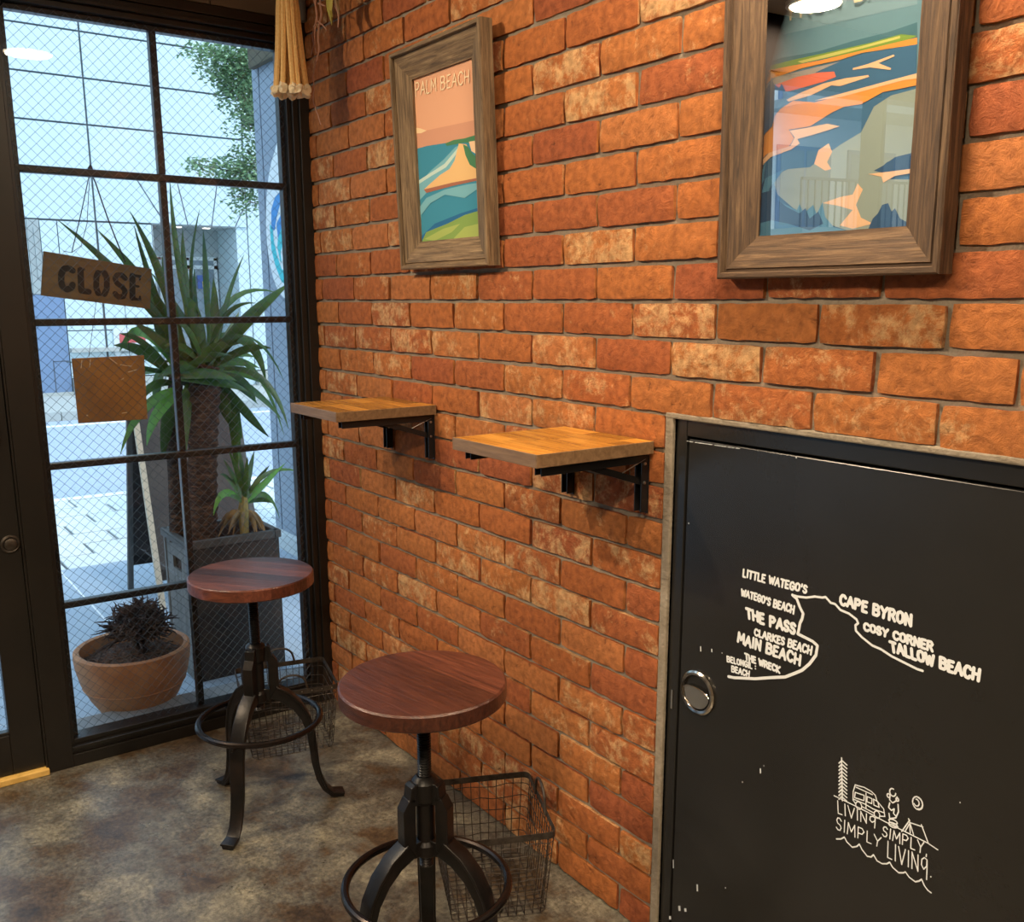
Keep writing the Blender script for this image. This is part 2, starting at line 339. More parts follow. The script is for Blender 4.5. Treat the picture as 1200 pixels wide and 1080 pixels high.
for row in range(-19, 17):
    z = Z0 + row*H + JT/2; hh = H-JT
    if z+hh > CEIL: continue
    par = 0 if (row % 2) else .5            # row -1 -> perpends on whole numbers
    k = -2
    while True:
        a = (k+par)*LB + JT/2; b = (k+1+par)*LB - JT/2; k += 1
        if a > 3.2: break
        segs = [(max(a, XF-.135), b)] if b > XF-.10 else []
        if z + hh/2 < DZ1:
            o2 = []
            for p, q in segs:
                if q <= DX0-.024: o2.append((p, q))
                elif p < DX0-.024: o2.append((p, DX0-.024))
                if p >= DX1+.02: o2.append((p, q))
                elif q > DX1+.02 and q > DX0: o2.append((DX1+.02, q))
            segs = o2
        for p, q in segs:
            if q-p > .02: bricks.append((p, q, z+random.uniform(-.0012, .0012), hh))
def keyb(b):
    c = Vector(((b[0]+b[1])/2, 0, b[2]+.03)) - CAM
    d = Vector((c.dot(RT), c.dot(UPV), c.dot(fw)))
    if d.z <= .1: return 9
    u = CX+F*d.x/d.z; v = CY-F*d.y/d.z
    vis = -60 < u < 1260 and -40 < v < 1120 and b[0] > XF-.05
    return (0 if vis else 5) + c.length*.1
bricks.sort(key=keyb)
cache = {}
for i, (p, q, z, hh) in enumerate(bricks[:300]):
    key = (round(q-p, 3), i % 9); 
    if key not in cache:
        t = obj('brick', brickmb(q-p, hh, i % 9 + 1), BRICK, WALL, smooth=.9); cache[key] = t.data; t.location = (p, 0, z)
    else:
        t = bpy.data.objects.new('brick', cache[key]); COL.objects.link(t); t.parent = WALL; t.location = (p, 0, z)
    t.location.y = random.uniform(-.0015, .0015)
mb = MB()
for i, (p, q, z, hh) in enumerate(bricks[300:]): mb.merge(brickmb(q-p, hh, i % 13), Matrix.Translation((p, random.uniform(-.0015, .0015), z)))
o = obj('far_bricks', mb, BRICK, WALL, smooth=.9); o['kind'] = 'stuff'
# window wall: upper panel and the parts beyond the entrance door
up_ = struct(obj('wall_front', MB().box(-.32, XF-.012, -.975, .0, 2.295, CEIL).box(-.32, XF-.012, -2.05, -.975, 2.295, CEIL), UPPER), 'dull brown panelled wall above the shop window')
struct(obj('trim_5', MB().box(-.32, XF-.012, -2.32, -2.05, 0, CEIL).box(-.32, XF-.012, -4.4, -2.32, 2.35, CEIL).box(-.32, XF-.012, -4.4, -2.32, 0, .15).box(-.32, XF-.012, -4.4, -4.1, .15, 2.35), mat('glare_cut_black', (.006, .005, .005), 1, spec=.05)), 'front wall around the second shop window, blackened to cut picture glare')  # unseen wall made black so no bright patch mirrors in the picture
for y0, y1 in ((-2.05, -.975), (-.972, -.30), (-.297, -.03)):
    box('upper_board', UPPER, up_, XF-.014, XF-.004, y0, y1, 2.292, CEIL-.002)
tr = struct(obj('trim_1', MB().tube([(XF+.01, -.014, 2.285), (XF+.01, -.014, CEIL-.002)], .016, 12).box(XF-.02, XF+.004, -.05, -.006, 2.30, CEIL-.002), mat('grey_trim', (.20, .20, .20), .7), smooth=True), 'rounded grey corner strip above the window frame')
# ---------------------------------------------------------------- window_1
WIN = sempty('window_1', 'tall black framed wired glass shop window')
ys = [-.855, -.4625, -.078]; zs = [.0808, .5083, .9419, 1.3648, 1.7909, 2.2038]
def steps(name, fn, data, label=None):
    mb = MB()
    for d in data: fn(mb, *d)
    return obj(name, mb, BLACK, WIN, bevel=.0015, label=label)
# (x front, x back, from, to)
steps('right_jamb', lambda m, x0, x1, a, b: m.box(x0, x1, a, b, 0, 2.292), [(XF, -.245, -.030, .004), (XF-.010, -.245, -.050, -.030), (XF-.024, -.245, -.064, -.050), (-.208, -.240, -.078, -.064)])
steps('left_jamb', lambda m, x0, x1, a, b: m.box(x0, x1, a, b, 0, 2.292), [(XF, -.245, -.955, -.884), (XF-.016, -.245, -.884, -.873), (-.208, -.240, -.873, -.855)])
steps('head', lambda m, x0, x1, a, b: m.box(x0, x1, -.884, -.030, a, b), [(XF-.001, -.245, 2.262, 2.290), (XF-.010, -.245, 2.246, 2.262), (XF-.001, -.245, 2.236, 2.246), (XF-.022, -.245, 2.220, 2.236), (-.208, -.240, 2.2038, 2.220)])
steps('sill', lambda m, x0, x1, a, b: m.box(x0, x1, -.884, -.030, a, b), [(XF-.001, -.245, 0, .040), (XF-.012, -.245, .040, .052), (XF-.004, -.245, .052, .064), (XF-.022, -.245, .064, .0808)])
for z in zs[1:5]:
    box('glazing_bar', BLACK, WIN, -.207, -.235, -.858, -.074, z-.0105, z+.0105, bevel=.003)
for a, b in zip(zs[:-1], zs[1:]):
    box('upright_bar', BLACK, WIN, -.2065, -.2345, ys[1]-.0105, ys[1]+.0105, a+(.0105 if a != zs[0] else 0), b-(.0105 if b != zs[5] else 0), bevel=.003)
gp = obj('pane', MB().quad((-.197, -.873, .074), (-.197, -.064, .074), (-.197, -.064, 2.220), (-.197, -.873, 2.220)), GLASS, WIN)
mb = MB(); P = .0308; ya, yb, za, zb = -.872, -.065, .075, 2.219; r_ = .00058
n = int(((yb-ya)+(zb-za))/P)+1
for k in range(n+1):
    s0 = k*P - (yb-ya)
    for sg in (1, -1):
        if sg == 1:   # z = za + s0 + (y-ya)
            y0 = max(ya, ya-s0); y1 = min(yb, ya+(zb-za)-s0)
            if y1-y0 < .004: continue
            A = (-.199, y0, za+s0+(y0-ya)); B = (-.199, y1, za+s0+(y1-ya))
        else:
            y0 = max(ya, yb+s0-(zb-za)+0); 
            # mirrored: z = za + s0 + (yb-y)
            y0 = max(ya, yb-((zb-za)-s0)); y1 = min(yb, yb+s0)
            if y1-y0 < .004: continue
            A = (-.1985, y0, za+s0+(yb-y0)); B = (-.1985, y1, za+s0+(yb-y1))
        mb.tube([A, B], r_, 3, caps=False)
wm = obj('wire_mesh', mb, MESHW, WIN, label='fine diamond wire mesh inside the glass'); wm['kind'] = 'stuff'
# ---------------------------------------------------------------- door_1 (entrance) and threshold
D1 = sempty('door_1', 'black entrance door with glass pane, cut by the left edge')
X1 = XF-.012
def dbox(name, *b, m=BLACK, bev=.002, label=None): return obj(name, MB().box(*b), m, D1, bevel=bev, label=label)
dbox('door_stile', X1, X1-.045, -1.05, -.962, .022, 2.27)
dbox('door_stile', X1, X1-.045, -2.05, -1.96, .022, 2.27)
dbox('bottom_rail', X1, X1-.045, -1.96, -1.05, .022, .148)
dbox('top_rail', X1, X1-.045, -1.96, -1.05, 2.17, 2.27)
dbox('glazing_bead', X1-.004, X1-.03, -1.96, -1.044, .146, .158)
dbox('lock_panel', X1+.014, X1, -1.045, -.985, 1.028, 1.62, label='raised dark plate on the door edge')
dbox('door_frame_post', X1+.01, -.33, -.962, -.955, 0, 2.29)
obj('pane', MB().quad((X1-.02, -1.96, .148), (X1-.02, -1.05, .148), (X1-.02, -1.05, 2.17), (X1-.02, -1.96, 2.17)), GLASS, D1)
mb = MB(); ya, yb, za, zb = -1.96, -1.05, .15, 2.17
for k in range(int(3.0/P)):
    s0 = k*P-(yb-ya); y0 = max(ya, ya-s0); y1 = min(yb, ya+(zb-za)-s0)
    if y1-y0 > .004: mb.tube([(X1-.021, y0, za+s0+y0-ya), (X1-.021, y1, za+s0+y1-ya)], r_, 3, caps=False)
    y0 = max(ya, yb-((zb-za)-s0)); y1 = min(yb, yb+s0)
    if y1-y0 > .004: mb.tube([(X1-.021, y0, za+s0+yb-y0), (X1-.021, y1, za+s0+yb-y1)], r_, 3, caps=False)
o = obj('wire_mesh', mb, MESHW, D1); o['kind'] = 'stuff'
c = on(0, X1, 12, 637); mb = MB()
mb.loft([[Vector((X1+d, c.y+r*math.cos(a), c.z+r*math.sin(a))) for a in [2*PI*k/24 for k in range(24)]] for r, d in ((.026, 0), (.027, .006), (.022, .010), (.018, .008), (.017, .014), (.012, .016))])
obj('lock_cylinder', mb, STEEL, D1, smooth=True, label='round dull metal lock cylinder')
struct(box('trim_2', THRESH, None, XF-.05, XF+.012, -2.05, -.955, 0, .020, bevel=.003), 'gold threshold strip under the entrance door, outside light painted in')
# second window beyond the door (outside the frame; it lights the room and shows in the picture glass)
W2 = sempty('window_2', 'second shop window further along the front wall')
mb = MB()
for b in ((-2.36, -2.32, .15, 2.35), (-4.1, -4.06, .15, 2.35), (-3.23, -3.20, .15, 2.35)): mb.box(XF-.02, -.30, b[0], b[1], b[2], b[3])
for b in ((.15, .20), (2.30, 2.35), (1.55, 1.58), (.90, .93)): mb.box(XF-.03, -.29, -4.1, -2.32, b[0], b[1])
obj('window_frame', mb, BLACK, W2)
obj('pane', MB().quad((-.22, -4.08, .18), (-.22, -2.34, .18), (-.22, -2.34, 2.32), (-.22, -4.08, 2.32)), GLASS, W2)
struct(obj('trim_4', MB().box(-.40, -.246, -.90, .0, -.02, .055), mat('outer_sill', (.30, .31, .31), .7), bevel=.004), 'grey outer sill under the shop window')
struct(obj('roof_shade_block', MB().box(-.32, XE, YE, .1, CEIL+.1, 3.7), MATS['plaster_wall']), 'unseen block over the cafe, added to shade the porch')  # out of view, added so its shadow covers the porch
# ---------------------------------------------------------------- stroke lettering
GL = {
'A': [[(0, 0), (.5, 1), (1, 0)], [(.2, .36), (.8, .36)]], 'B': [[(.05, 0), (.05, 1), (.6, 1), (.85, .86), (.8, .62), (.55, .53), (.05, .53)], [(.55, .53), (.9, .40), (.92, .16), (.65, 0), (.05, 0)]],
'C': [[(.95, .82), (.7, 1), (.35, .98), (.08, .7), (.08, .3), (.35, .02), (.7, 0), (.95, .18)]], 'E': [[(.9, 1), (.08, 1), (.08, 0), (.92, 0)], [(.08, .52), (.75, .52)]],
'G': [[(.92, .82), (.65, 1), (.3, .96), (.06, .65), (.08, .28), (.35, .02), (.72, .02), (.95, .22), (.95, .46), (.6, .46)]], 'H': [[(.08, 0), (.08, 1)], [(.92, 0), (.92, 1)], [(.08, .5), (.92, .5)]],
'I': [[(.5, 0), (.5, 1)]], 'K': [[(.08, 0), (.08, 1)], [(.9, 1), (.1, .45), (.95, 0)]], 'L': [[(.1, 1), (.1, 0), (.9, 0)]], 'M': [[(.02, 0), (.1, 1), (.5, .3), (.9, 1), (.98, 0)]],
'N': [[(.08, 0), (.08, 1), (.9, 0), (.9, 1)]], 'O': [[(.5, 1), (.15, .88), (.04, .5), (.15, .12), (.5, 0), (.85, .12), (.96, .5), (.85, .88), (.5, 1)]], 'P': [[(.08, 0), (.08, 1), (.65, 1), (.92, .78), (.65, .5), (.08, .46)]],
'R': [[(.08, 0), (.08, 1), (.65, 1), (.9, .78), (.65, .52), (.08, .48)], [(.5, .5), (.95, 0)]], 'S': [[(.9, .84), (.6, 1), (.25, .96), (.08, .76), (.25, .56), (.75, .46), (.94, .25), (.75, .03), (.35, 0), (.06, .16)]],
'T': [[(0, 1), (1, 1)], [(.5, 1), (.5, 0)]], 'V': [[(.02, 1), (.5, 0), (.98, 1)]], 'W': [[(0, 1), (.25, 0), (.5, .8), (.75, 0), (1, 1)]], 'Y': [[(.02, 1), (.5, .5), (.98, 1)], [(.5, .5), (.42, 0)]],
"'": [[(.6, 1.0), (.4, .72)]], ':': [[(.4, .6), (.45, .62)], [(.4, .15), (.45, .17)]], '.': [[(.3, .02), (.38, .04)]], ',': [[(.35, .08), (.2, -.15)]],
'g': [[(.85, .95), (.5, 1.02), (.15, .85), (.1, .5), (.4, .3), (.8, .55), (.85, .95), (.85, .3), (.8, -.25)]]}
WD = {'I': .28, "'": .3, ' ': .45, 'M': 1.15, 'W': 1.25, ':': .3, '.': .25, ',': .25, 'L': .75, 'E': .8, 'T': .85, 'S': .8}
RC = [0]
def ribbon(mb, pts, w, nrm):
    nrm = Vector(nrm); RC[0] = (RC[0]+1) % 12; pts = [Vector(p)+nrm*(RC[0]*.00004) for p in pts]
    for i in range(len(pts)-1):
        q = nrm*(.000003*(i % 7)); a, b = pts[i]+q, pts[i+1]+q; t = (b-a)
        if t.length < 1e-6: continue
        s = t.normalized().cross(nrm)*(w/2); mb.quad(a-s, b-s, b+s, a+s)
    for i, p in enumerate(pts):
        p = p+nrm*(.00002+.000003*(i % 5))
        n = len(mb.v); u = Vector((1, 0, 0)) if abs(nrm.x) < .9 else Vector((0, 1, 0)); vv = nrm.cross(u).normalized(); uu = vv.cross(nrm)
        mb.v += [tuple(p+(uu*math.cos(2*PI*k/8)+vv*math.sin(2*PI*k/8))*(w/2)) for k in range(8)]; mb.f.append(tuple(range(n, n+8))); mb.m.append(mb.cm)
def letters(mb, text, quad, w, nrm, rag=.04, fn=None):
    """quad: bl, br, tl, tr as 3d points in the lettered plane"""
    bl, br, tl, tr = [Vector(q) for q in quad]
    tot = sum(WD.get(c, 1)+.28 for c in text)-.28; x = 0
    for ch in text:
        wd = WD.get(ch, 1)
        dy = random.uniform(-rag, rag)
        for st in GL.get(ch, []):
            P3 = []
            for px_, py_ in st:
                a = (x+px_*wd)/tot; b = py_+dy+random.uniform(-rag, rag)*.5
                P3.append(bl*(1-a)*(1-b)+br*a*(1-b)+tl*(1-a)*b+tr*a*b)
            ribbon(mb, P3, w, nrm)
        x += wd+.28
# ---------------------------------------------------------------- door_2: black cupboard door in the brick wall
D2 = sempty('door_2', 'low black metal cupboard door painted with a white coast map')
FY = .014                         # face of the metal frame
mb = MB(); mb.box(DX0-.022, DX0, .003, .06, 0, DZ1+.012); mb.box(DX0-.022, DX1+.02, .002, .06, DZ1, DZ1+.012)
obj('mortar_edge', mb, MORTAR, D2, bevel=.003)
mb = MB(); mb.box(DX0, DX0+.029, FY, .06, 0, DZ1); mb.box(DX0+.029, DX1, FY, .06, DZ1-.033, DZ1); mb.box(DX1-.03, DX1, FY, .06, 0, DZ1-.033)
obj('door_frame', mb, DOORBLK, D2, bevel=.0015)
box('door_panel', DOORBLK, D2, DX0+.034, DX1-.034, FY+.001, .05, .02, DZ1-.038, bevel=.002)
box('gap', BLKMET, D2, DX0+.029, DX1-.03, .045, .06, 0, DZ1-.033)
PY = FY+.0004
def dp(u, v): return on(1, PY, u, v)
def c5(x, y): return dp(x/4+860, y/4+660)
def lab(text, tl, bl, tr, br, w, label):
    mb = MB(); letters(mb, text, (c5(*bl), c5(*br), c5(*tl), c5(*tr)), w, (0, -1, 0)); obj('painted_word', mb, WHITE, D2, label=label)
lab("LITTLE WATEGO'S", (45, 27), (42, 60), (345, 106), (340, 140), .0042, 'white painted words LITTLE WATEGO\'S')
lab("WATEGO'S BEACH", (38, 120), (35, 148), (285, 200), (280, 235), .0040, 'white painted words WATEGO\'S BEACH')
lab("THE PASS", (58, 212), (62, 255), (290, 285), (285, 330), .0062, 'white painted words THE PASS')
lab("CLARKES BEACH", (98, 307), (96, 335), (368, 390), (362, 426), .0042, 'white painted words CLARKES BEACH')
lab("MAIN BEACH", (22, 325), (18, 368), (315, 430), (310, 476), .0056, 'white painted words MAIN BEACH')
lab("THE WRECK", (52, 422), (55, 450), (218, 485), (215, 513), .0042, 'white painted words THE WRECK')
lab("BELONGIL :", (-32, 434), (-31, 459), (104, 472), (104, 498), .0033, 'white painted word BELONGIL')
lab("BEACH", (-10, 480), (-10, 506), (74, 506), (72, 531), .0034, 'small white painted word BEACH')
lab("CAPE BYRON", (500, 148), (497, 190), (835, 240), (832, 292), .0056, 'white painted words CAPE BYRON')
lab("COSY CORNER", (610, 278), (610, 310), (935, 372), (932, 412), .0048, 'white painted words COSY CORNER')
lab("TALLOW BEACH", (732, 366), (738, 410), (1155, 500), (1148, 552), .0056, 'white painted words TALLOW BEACH')
mb = MB()
ribbon(mb, [c5(*p) for p in ((275, 148), (300, 155), (340, 160), (380, 155), (415, 160), (430, 157), (455, 185), (475, 190), (500, 218), (540, 235), (575, 262), (583, 280), (570, 290), (572, 315), (600, 345), (650, 385), (690, 402), (740, 435), (800, 465), (860, 495), (885, 503))], .0042, (0, -1, 0))
ribbon(mb, [c5(*p) for p in ((275, 148), (295, 165), (310, 205), (325, 235), (320, 260), (310, 280), (305, 310), (300, 330), (330, 345), (370, 365), (392, 385), (385, 430), (355, 470), (320, 500), (290, 513), (240, 532), (170, 535), (100, 540), (0, 535), (-25, 530))], .0058, (0, -1, 0))
obj('painted_coastline', mb, WHITE, D2, label='white painted line of a headland coast')
def c6(x, y): return dp(x/5.68+960, y/5.68+870)
def dr(name, lines, w, label, texts=()):
    mb = MB()
    for l in lines: ribbon(mb, [c6(*p) for p in l], w, (0, -1, 0))
    for tx, bl, br, tl, t2 in texts: letters(mb, tx, (c6(*bl), c6(*br), c6(*tl), c6(*t2)), w, (0, -1, 0), .02)
    obj(name, mb, WHITE, D2, label=label)
dr('painted_word', [], .0021, 'thin white words LIVING SIMPLY', [("LIVINg", (124, 470), (378, 555), (120, 385), (380, 500)), ("SIMPLY,", (418, 618), (722, 750), (425, 555), (722, 672))])
dr('painted_word', [], .0021, 'thin white words SIMPLY LIVING', [("SIMPLY", (112, 572), (412, 700), (116, 492), (414, 632)), ("LIVINg.", (452, 762), (752, 900), (455, 655), (752, 790))])
pine = [[(150, 100), (155, 385)]]
for k in range(11): y = 118+k*24; pine += [[(132, y+18), (151, y), (184, y+30)]]
dr('painted_pine', pine, .0026, 'white painted pine tree')
circ = lambda cx, cy, r, q=1.25, n=14, a0=0, a1=2*PI: [(cx+r*math.cos(a0+(a1-a0)*k/n), cy+r*q*math.sin(a0+(a1-a0)*k/n)+.35*r*math.cos(a0+(a1-a0)*k/n)) for k in range(n+1)]
dr('painted_van', [[(240, 280), (300, 296), (350, 325), (375, 350), (385, 385), (430, 440), (438, 490), (402, 488)], [(240, 280), (226, 325), (225, 382), (242, 405)], [(285, 425), (365, 468)], circ(263, 418, 20), circ(385, 478, 19), [(240, 330), (300, 350), (298, 385), (236, 365), (240, 330)], [(312, 335), (312, 440)], [(320, 358), (352, 372), (350, 405), (318, 392), (320, 358)], [(362, 375), (390, 392), (400, 430), (365, 415), (362, 375)], [(228, 375), (300, 405), (360, 440), (430, 465)], [(245, 295), (355, 345)]], .0020, 'white painted camper van')
dr('painted_fire', [circ(490, 330, 20, a1=5), [(472, 345), (470, 380), (490, 400), (515, 385), (520, 360)], circ(462, 352, 10), circ(520, 378, 9), [(470, 400), (462, 430), (480, 450), (500, 440), (495, 470), (512, 490)], [(525, 410), (528, 460), (510, 500), (470, 505), (465, 470)], circ(492, 525, 28, .5), circ(492, 548, 30, .5), [(465, 540), (525, 560)]], .0024, 'white painted campfire with curling smoke')
dr('painted_moon', [circ(656, 402, 34), circ(648, 398, 18, a0=-1.7, a1=2.6), circ(658, 402, 30, a0=-1.6, a1=1.6)], .0022, 'white painted crescent moon')
dr('painted_tent', [[(100, 352), (220, 410), (320, 460), (430, 520), (540, 575), (640, 625), (725, 668), (790, 712)], [(550, 590), (603, 515)], [(595, 505), (628, 612)], [(600, 530), (690, 560)], [(680, 545), (725, 665)], [(600, 540), (575, 585)], [(604, 545), (606, 600)]], .0021, 'white painted tent on a sloping ground line')
dr('painted_wave', [[(115, 640), (145, 640), (168, 628), (185, 660), (220, 695), (250, 690), (268, 675), (285, 710), (320, 755), (345, 760), (362, 745), (385, 785), (420, 805), (450, 805), (470, 795), (490, 830), (530, 865), (560, 865), (575, 860), (600, 895), (640, 925), (665, 920), (682, 908), (700, 950), (722, 980), (745, 998)]], .0026, 'white painted scalloped wave line')
mb = MB()
for u, v, a, b in ((891, 903, 1, 3), (817, 1040, 1.4, 4), (821, 760, .8, 3), (834, 762, .8, 2), (801, 838, 0, 0), (823, 836, 1.5, 1), (895, 897, .5, .5), (846, 765, .5, .5), (803, 1066, 2, 2), (796, 1064, 2, 3), (785, 1075, 2, 2), (850, 1040, .8, .8), (1125, 940, .8, .8), (928, 523, .8, .8), (933, 536, 1, .8), (797, 598, .8, .8), (807, 613, .8, .8), (789, 1012, .7, 5), (788, 950, .7, 3), (870, 916, .6, .8)):
    if a: p0 = dp(u-a*.6, v-b); p1 = dp(u+a*.6, v-b); p2 = dp(u+a*.8, v+b); p3 = dp(u-a*.4, v+b); mb.quad(p0, p1, p2, p3)
for k in range(22):
    u = 799+k*3.2+random.uniform(-1, 1); v = 516+(u-799)*.144; mb.quad(dp(u-1.4, v-.6), dp(u+1.4, v-.5), dp(u+1.4, v+.3), dp(u-1.4, v+.2))
obj('paint_chips', mb, WHITE, D2, label='small pale chips in the black paint')['kind'] = 'stuff'
# flush ring handle
hc = dp(818, 811); hb = Matrix.Translation(hc) @ Matrix.Rotation(PI/2, 4, 'X')   # local z -> -y
ha = bpy.data.objects.new('ring_handle', None)
mb = MB(); mb.lathe([(.046, -.001), (.047, .004), (.043, .007), (.038, .006), (.036, .002), (.035, -.004), (.0, -.010)], seg=48)
hm = MB().merge(mb, hb); HD = obj('ring_handle', hm, CHROME, D2, smooth=.5, label='round chrome flush pull handle')
mb = MB(); arc = [(.034*math.cos(a), .034*math.sin(a)) for a in [PI*1.0+PI*k/16 for k in range(17)]]
top = [(.034*math.cos(a), .012*math.sin(a)) for a in [PI*k/10 for k in range(11)]]
poly = [Vector((x, y, .003)) for x, y in arc[1:-1]] + [Vector((x, y*.8, .0045)) for x, y in top]
mb.prism(poly, (0, 0, .0015)); mb.tube([Vector((.034*math.cos(PI*k/10), .0105*math.sin(PI*k/10), .006)) for k in range(11)], .002, 6)
R2 = Matrix.Rotation(-.06, 4, 'Z')
obj('finger_plate', MB().merge(mb, hb @ R2), CHROME, HD, smooth=.5)
obj('latch_tab', MB().box(DX0+.012, DX0+.017, FY-.002, FY+.002, on(1, FY, 788, 830).z, on(1, FY, 789, 808).z), CHROME, D2)
# ---------------------------------------------------------------- framed pictures
def flat(mats_polys, T_, name, parent, label, conv, step=.00025):
    mb = MB(); ms = []
    for k, (m, poly) in enumerate(mats_polys):
        if m not in ms: ms.append(m)
        mb.cm = ms.index(m); n = len(mb.v)
        mb.v += [tuple(conv(u, v)+Vector((0, -step*k, 0))) for u, v in poly]; mb.f.append(tuple(range(n, n+len(poly)))); mb.m.append(mb.cm)
    return obj(name, mb, ms, parent, tri=True, label=label)
def pm(name, r, g, b): 
    q = [((x/255)/12.92 if x/255 <= .04045 else ((x/255+.055)/1.055)**2.4) for x in (r, g, b)]
    return MATS.get(name) or mat(name, q, .8, spec=.2)
def picture(x0, lean, label, wid=.428, hgt=.552, zb=1.510, rail=.072, glz=True, fm=None):
    t = thing('framed_print', label, 'picture', (x0, -.004, zb), 0)
    t.rotation_euler = (lean, 0, 0)
    # rail profile: (inward distance, height towards the room)
    prof = [(0, 0), (0, .034), (.003, .037), (.010, .037), (.0115, .034), (.012, .026), (.016, .025), (.018, .0295), (.045, .024), (.064, .013), (rail, .012), (rail, .004), (.03, .0)]
    C4 = [(0, 0), (wid, 0), (wid, hgt), (0, hgt)]; IN = [(1, 1), (-1, 1), (-1, -1), (1, -1)]
    for k in range(4):
        a, b = k, (k+1) % 4; A, B = C4[a], C4[b]; L_ = wid if k % 2 == 0 else hgt
        # local rail axes: X along rail, Y inward, so the grain follows the rail
        R = [[Vector((d, d, h)) for d, h in prof], [Vector((L_-d, d, h)) for d, h in prof]]
        mid = []
        for q in range(1, 14):
            s = q/14; mid.append([R[0][i].lerp(R[1][i], s)+Vector((0, .0006*noise.noise(Vector((s*9, i, k))), .0007*noise.noise(Vector((s*11, i*.5, k+7)))*(h > .001))) for i, (d, h) in enumerate(prof)])
        mb = MB().loft([R[0]]+mid+[R[1]]); o = obj('frame_rail', mb, fm or FRAMEW, t, smooth=.5)
        ang = k*PI/2
        o.matrix_local = Matrix.Translation((A[0], 0, A[1])) @ Matrix.Rotation(PI/2, 4, 'X') @ Matrix.Rotation(ang, 4, 'Z')
    box('backing_board', mat('backing', (.2, .15, .1), .9), t, rail-.02, wid-rail+.02, -.004, -.001, rail-.02, hgt-rail+.02)
    if glz: obj('picture_glass', MB().quad((rail-.003, -.0105, rail-.003), (wid-rail+.003, -.0105, rail-.003), (wid-rail+.003, -.0105, hgt-rail+.003), (rail-.003, -.0105, hgt-rail+.003)), PICGLASS, t)
    inv = (Matrix.Translation((x0, -.004, zb)) @ Matrix.Rotation(lean, 4, 'X')).inverted()
    Mx = inv.inverted(); p0 = Mx @ Vector((0, -.0045, 0)); nn = Mx.to_3x3() @ Vector((0, -1, 0))
    def conv(u, v): return inv @ onpl(p0, nn, u, v)
    return t, conv, rail, wid, hgt
LEAN = math.atan(.0105/.55)
# --- Palm Beach
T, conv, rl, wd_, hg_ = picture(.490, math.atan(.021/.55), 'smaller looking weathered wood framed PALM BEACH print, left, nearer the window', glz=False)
T['label'] = 'weathered wood framed beach print reading PALM BEACH, pink sky'
def inset(mm, rl=rl, wd_=wd_, hg_=hg_):
    return mm
bgm = pm('p_pink', 222, 166, 132)
def rectpx(t, conv): return None
def art(t, conv, layers, name='print', label=None, text=None, wd_=wd_, hg_=hg_, rl=rl, bgm=bgm):
    mb = MB(); ms = [bgm]; mb.cm = 0
    a, b, c, d = rl-.004, wd_-rl+.004, rl-.004, hg_-rl+.004
    mb.quad((a, -.0045, c), (b, -.0045, c), (b, -.0045, d), (a, -.0045, d))
    for k, (m, poly) in enumerate(layers):
        if m not in ms: ms.append(m)
        mb.cm = ms.index(m); n = len(mb.v); P_ = []
        for u, v in poly:
            p = conv(u, v); P_.append((min(max(p.x, a), b), -.0046-.00012*(k+1), min(max(p.z, c), d)))
        mb.v += P_; mb.f.append(tuple(range(n, n+len(P_)))); mb.m.append(mb.cm)
    for s_t, q, w_ in (text or []):
        m = pm('p_text', 236, 214, 176)
        if m not in ms: ms.append(m)
        mb.cm = ms.index(m); Q = [conv(*p) for p in q]
        for p in Q: p.y = -.0046-.00012*(len(layers)+2)
        letters(mb, s_t, Q, w_, (0, -1, 0), .0)
    o = obj(name, mb, ms, t, tri=True, label=label)
    return o
art(T, conv, [
 (pm('p_pink2', 206, 150, 122), [(478, 158), (560, 140), (562, 165), (478, 180)]),
 (pm('p_cream', 236, 205, 160), [(485, 150), (493, 150.5), (500, 153), (494, 156), (485, 157)]),
 (pm('p_sea', 62, 138, 165), [(478, 177), (500, 171), (520, 168), (540, 164), (565, 158), (565, 290), (478, 290)]),
 (pm('p_surf', 118, 176, 190), [(482, 217), (505, 200), (520, 187), (534, 172), (541, 170), (541, 180), (526, 204), (509, 216), (486, 236)]),
 (pm('p_foam', 190, 214, 206), [(484, 213), (504, 203), (521, 192), (537, 173), (540, 174), (523, 196), (506, 206), (485, 217)]),
 (pm('p_sand', 228, 186, 128), [(538, 168), (547, 169), (552, 183), (562, 196), (562, 211), (530, 216), (500, 224), (497, 222), (508, 212), (516, 205), (527, 198), (533, 188)]),
 (pm('p_sandline', 160, 104, 84), [(497, 222), (530, 214), (562, 208), (562, 211), (530, 218), (500, 226)]),
 (pm('p_green', 74, 128, 92), [(522, 168), (532, 164), (545, 162), (562, 157), (562, 168), (545, 167), (524, 171)]),
 (pm('p_green', 74, 128, 92), [(543, 169), (549, 172), (554, 180), (562, 186), (562, 200), (551, 193), (546, 182)]),
 (pm('p_sand2', 236, 200, 160), [(550, 166), (562, 164), (562, 182), (553, 177)]),
 (pm('p_surf', 118, 176, 190), [(486, 244), (500, 232), (522, 222), (548, 216), (562, 214), (562, 220), (545, 232), (522, 228), (505, 238), (494, 252), (488, 268)]),
 (pm('p_deep', 44, 104, 150), [(489, 278), (510, 262), (540, 250), (562, 243), (562, 247), (540, 256), (512, 270), (496, 280)]),
 (pm('p_grass', 128, 158, 84), [(494, 286), (500, 272), (525, 262), (545, 252), (565, 246), (565, 290)]),
 (pm('p_grass2', 160, 176, 96), [(498, 280), (520, 268), (540, 262), (530, 272), (510, 282)]),
 (pm('p_grass2', 160, 176, 96), [(530, 282), (545, 266), (562, 262), (562, 280)])],
 label='poster of a sandy point in a blue sea',
 text=[('PALM BEACH', ((487.5, 113), (551, 96.5), (487.5, 97.5), (551, 82)), .0034)])
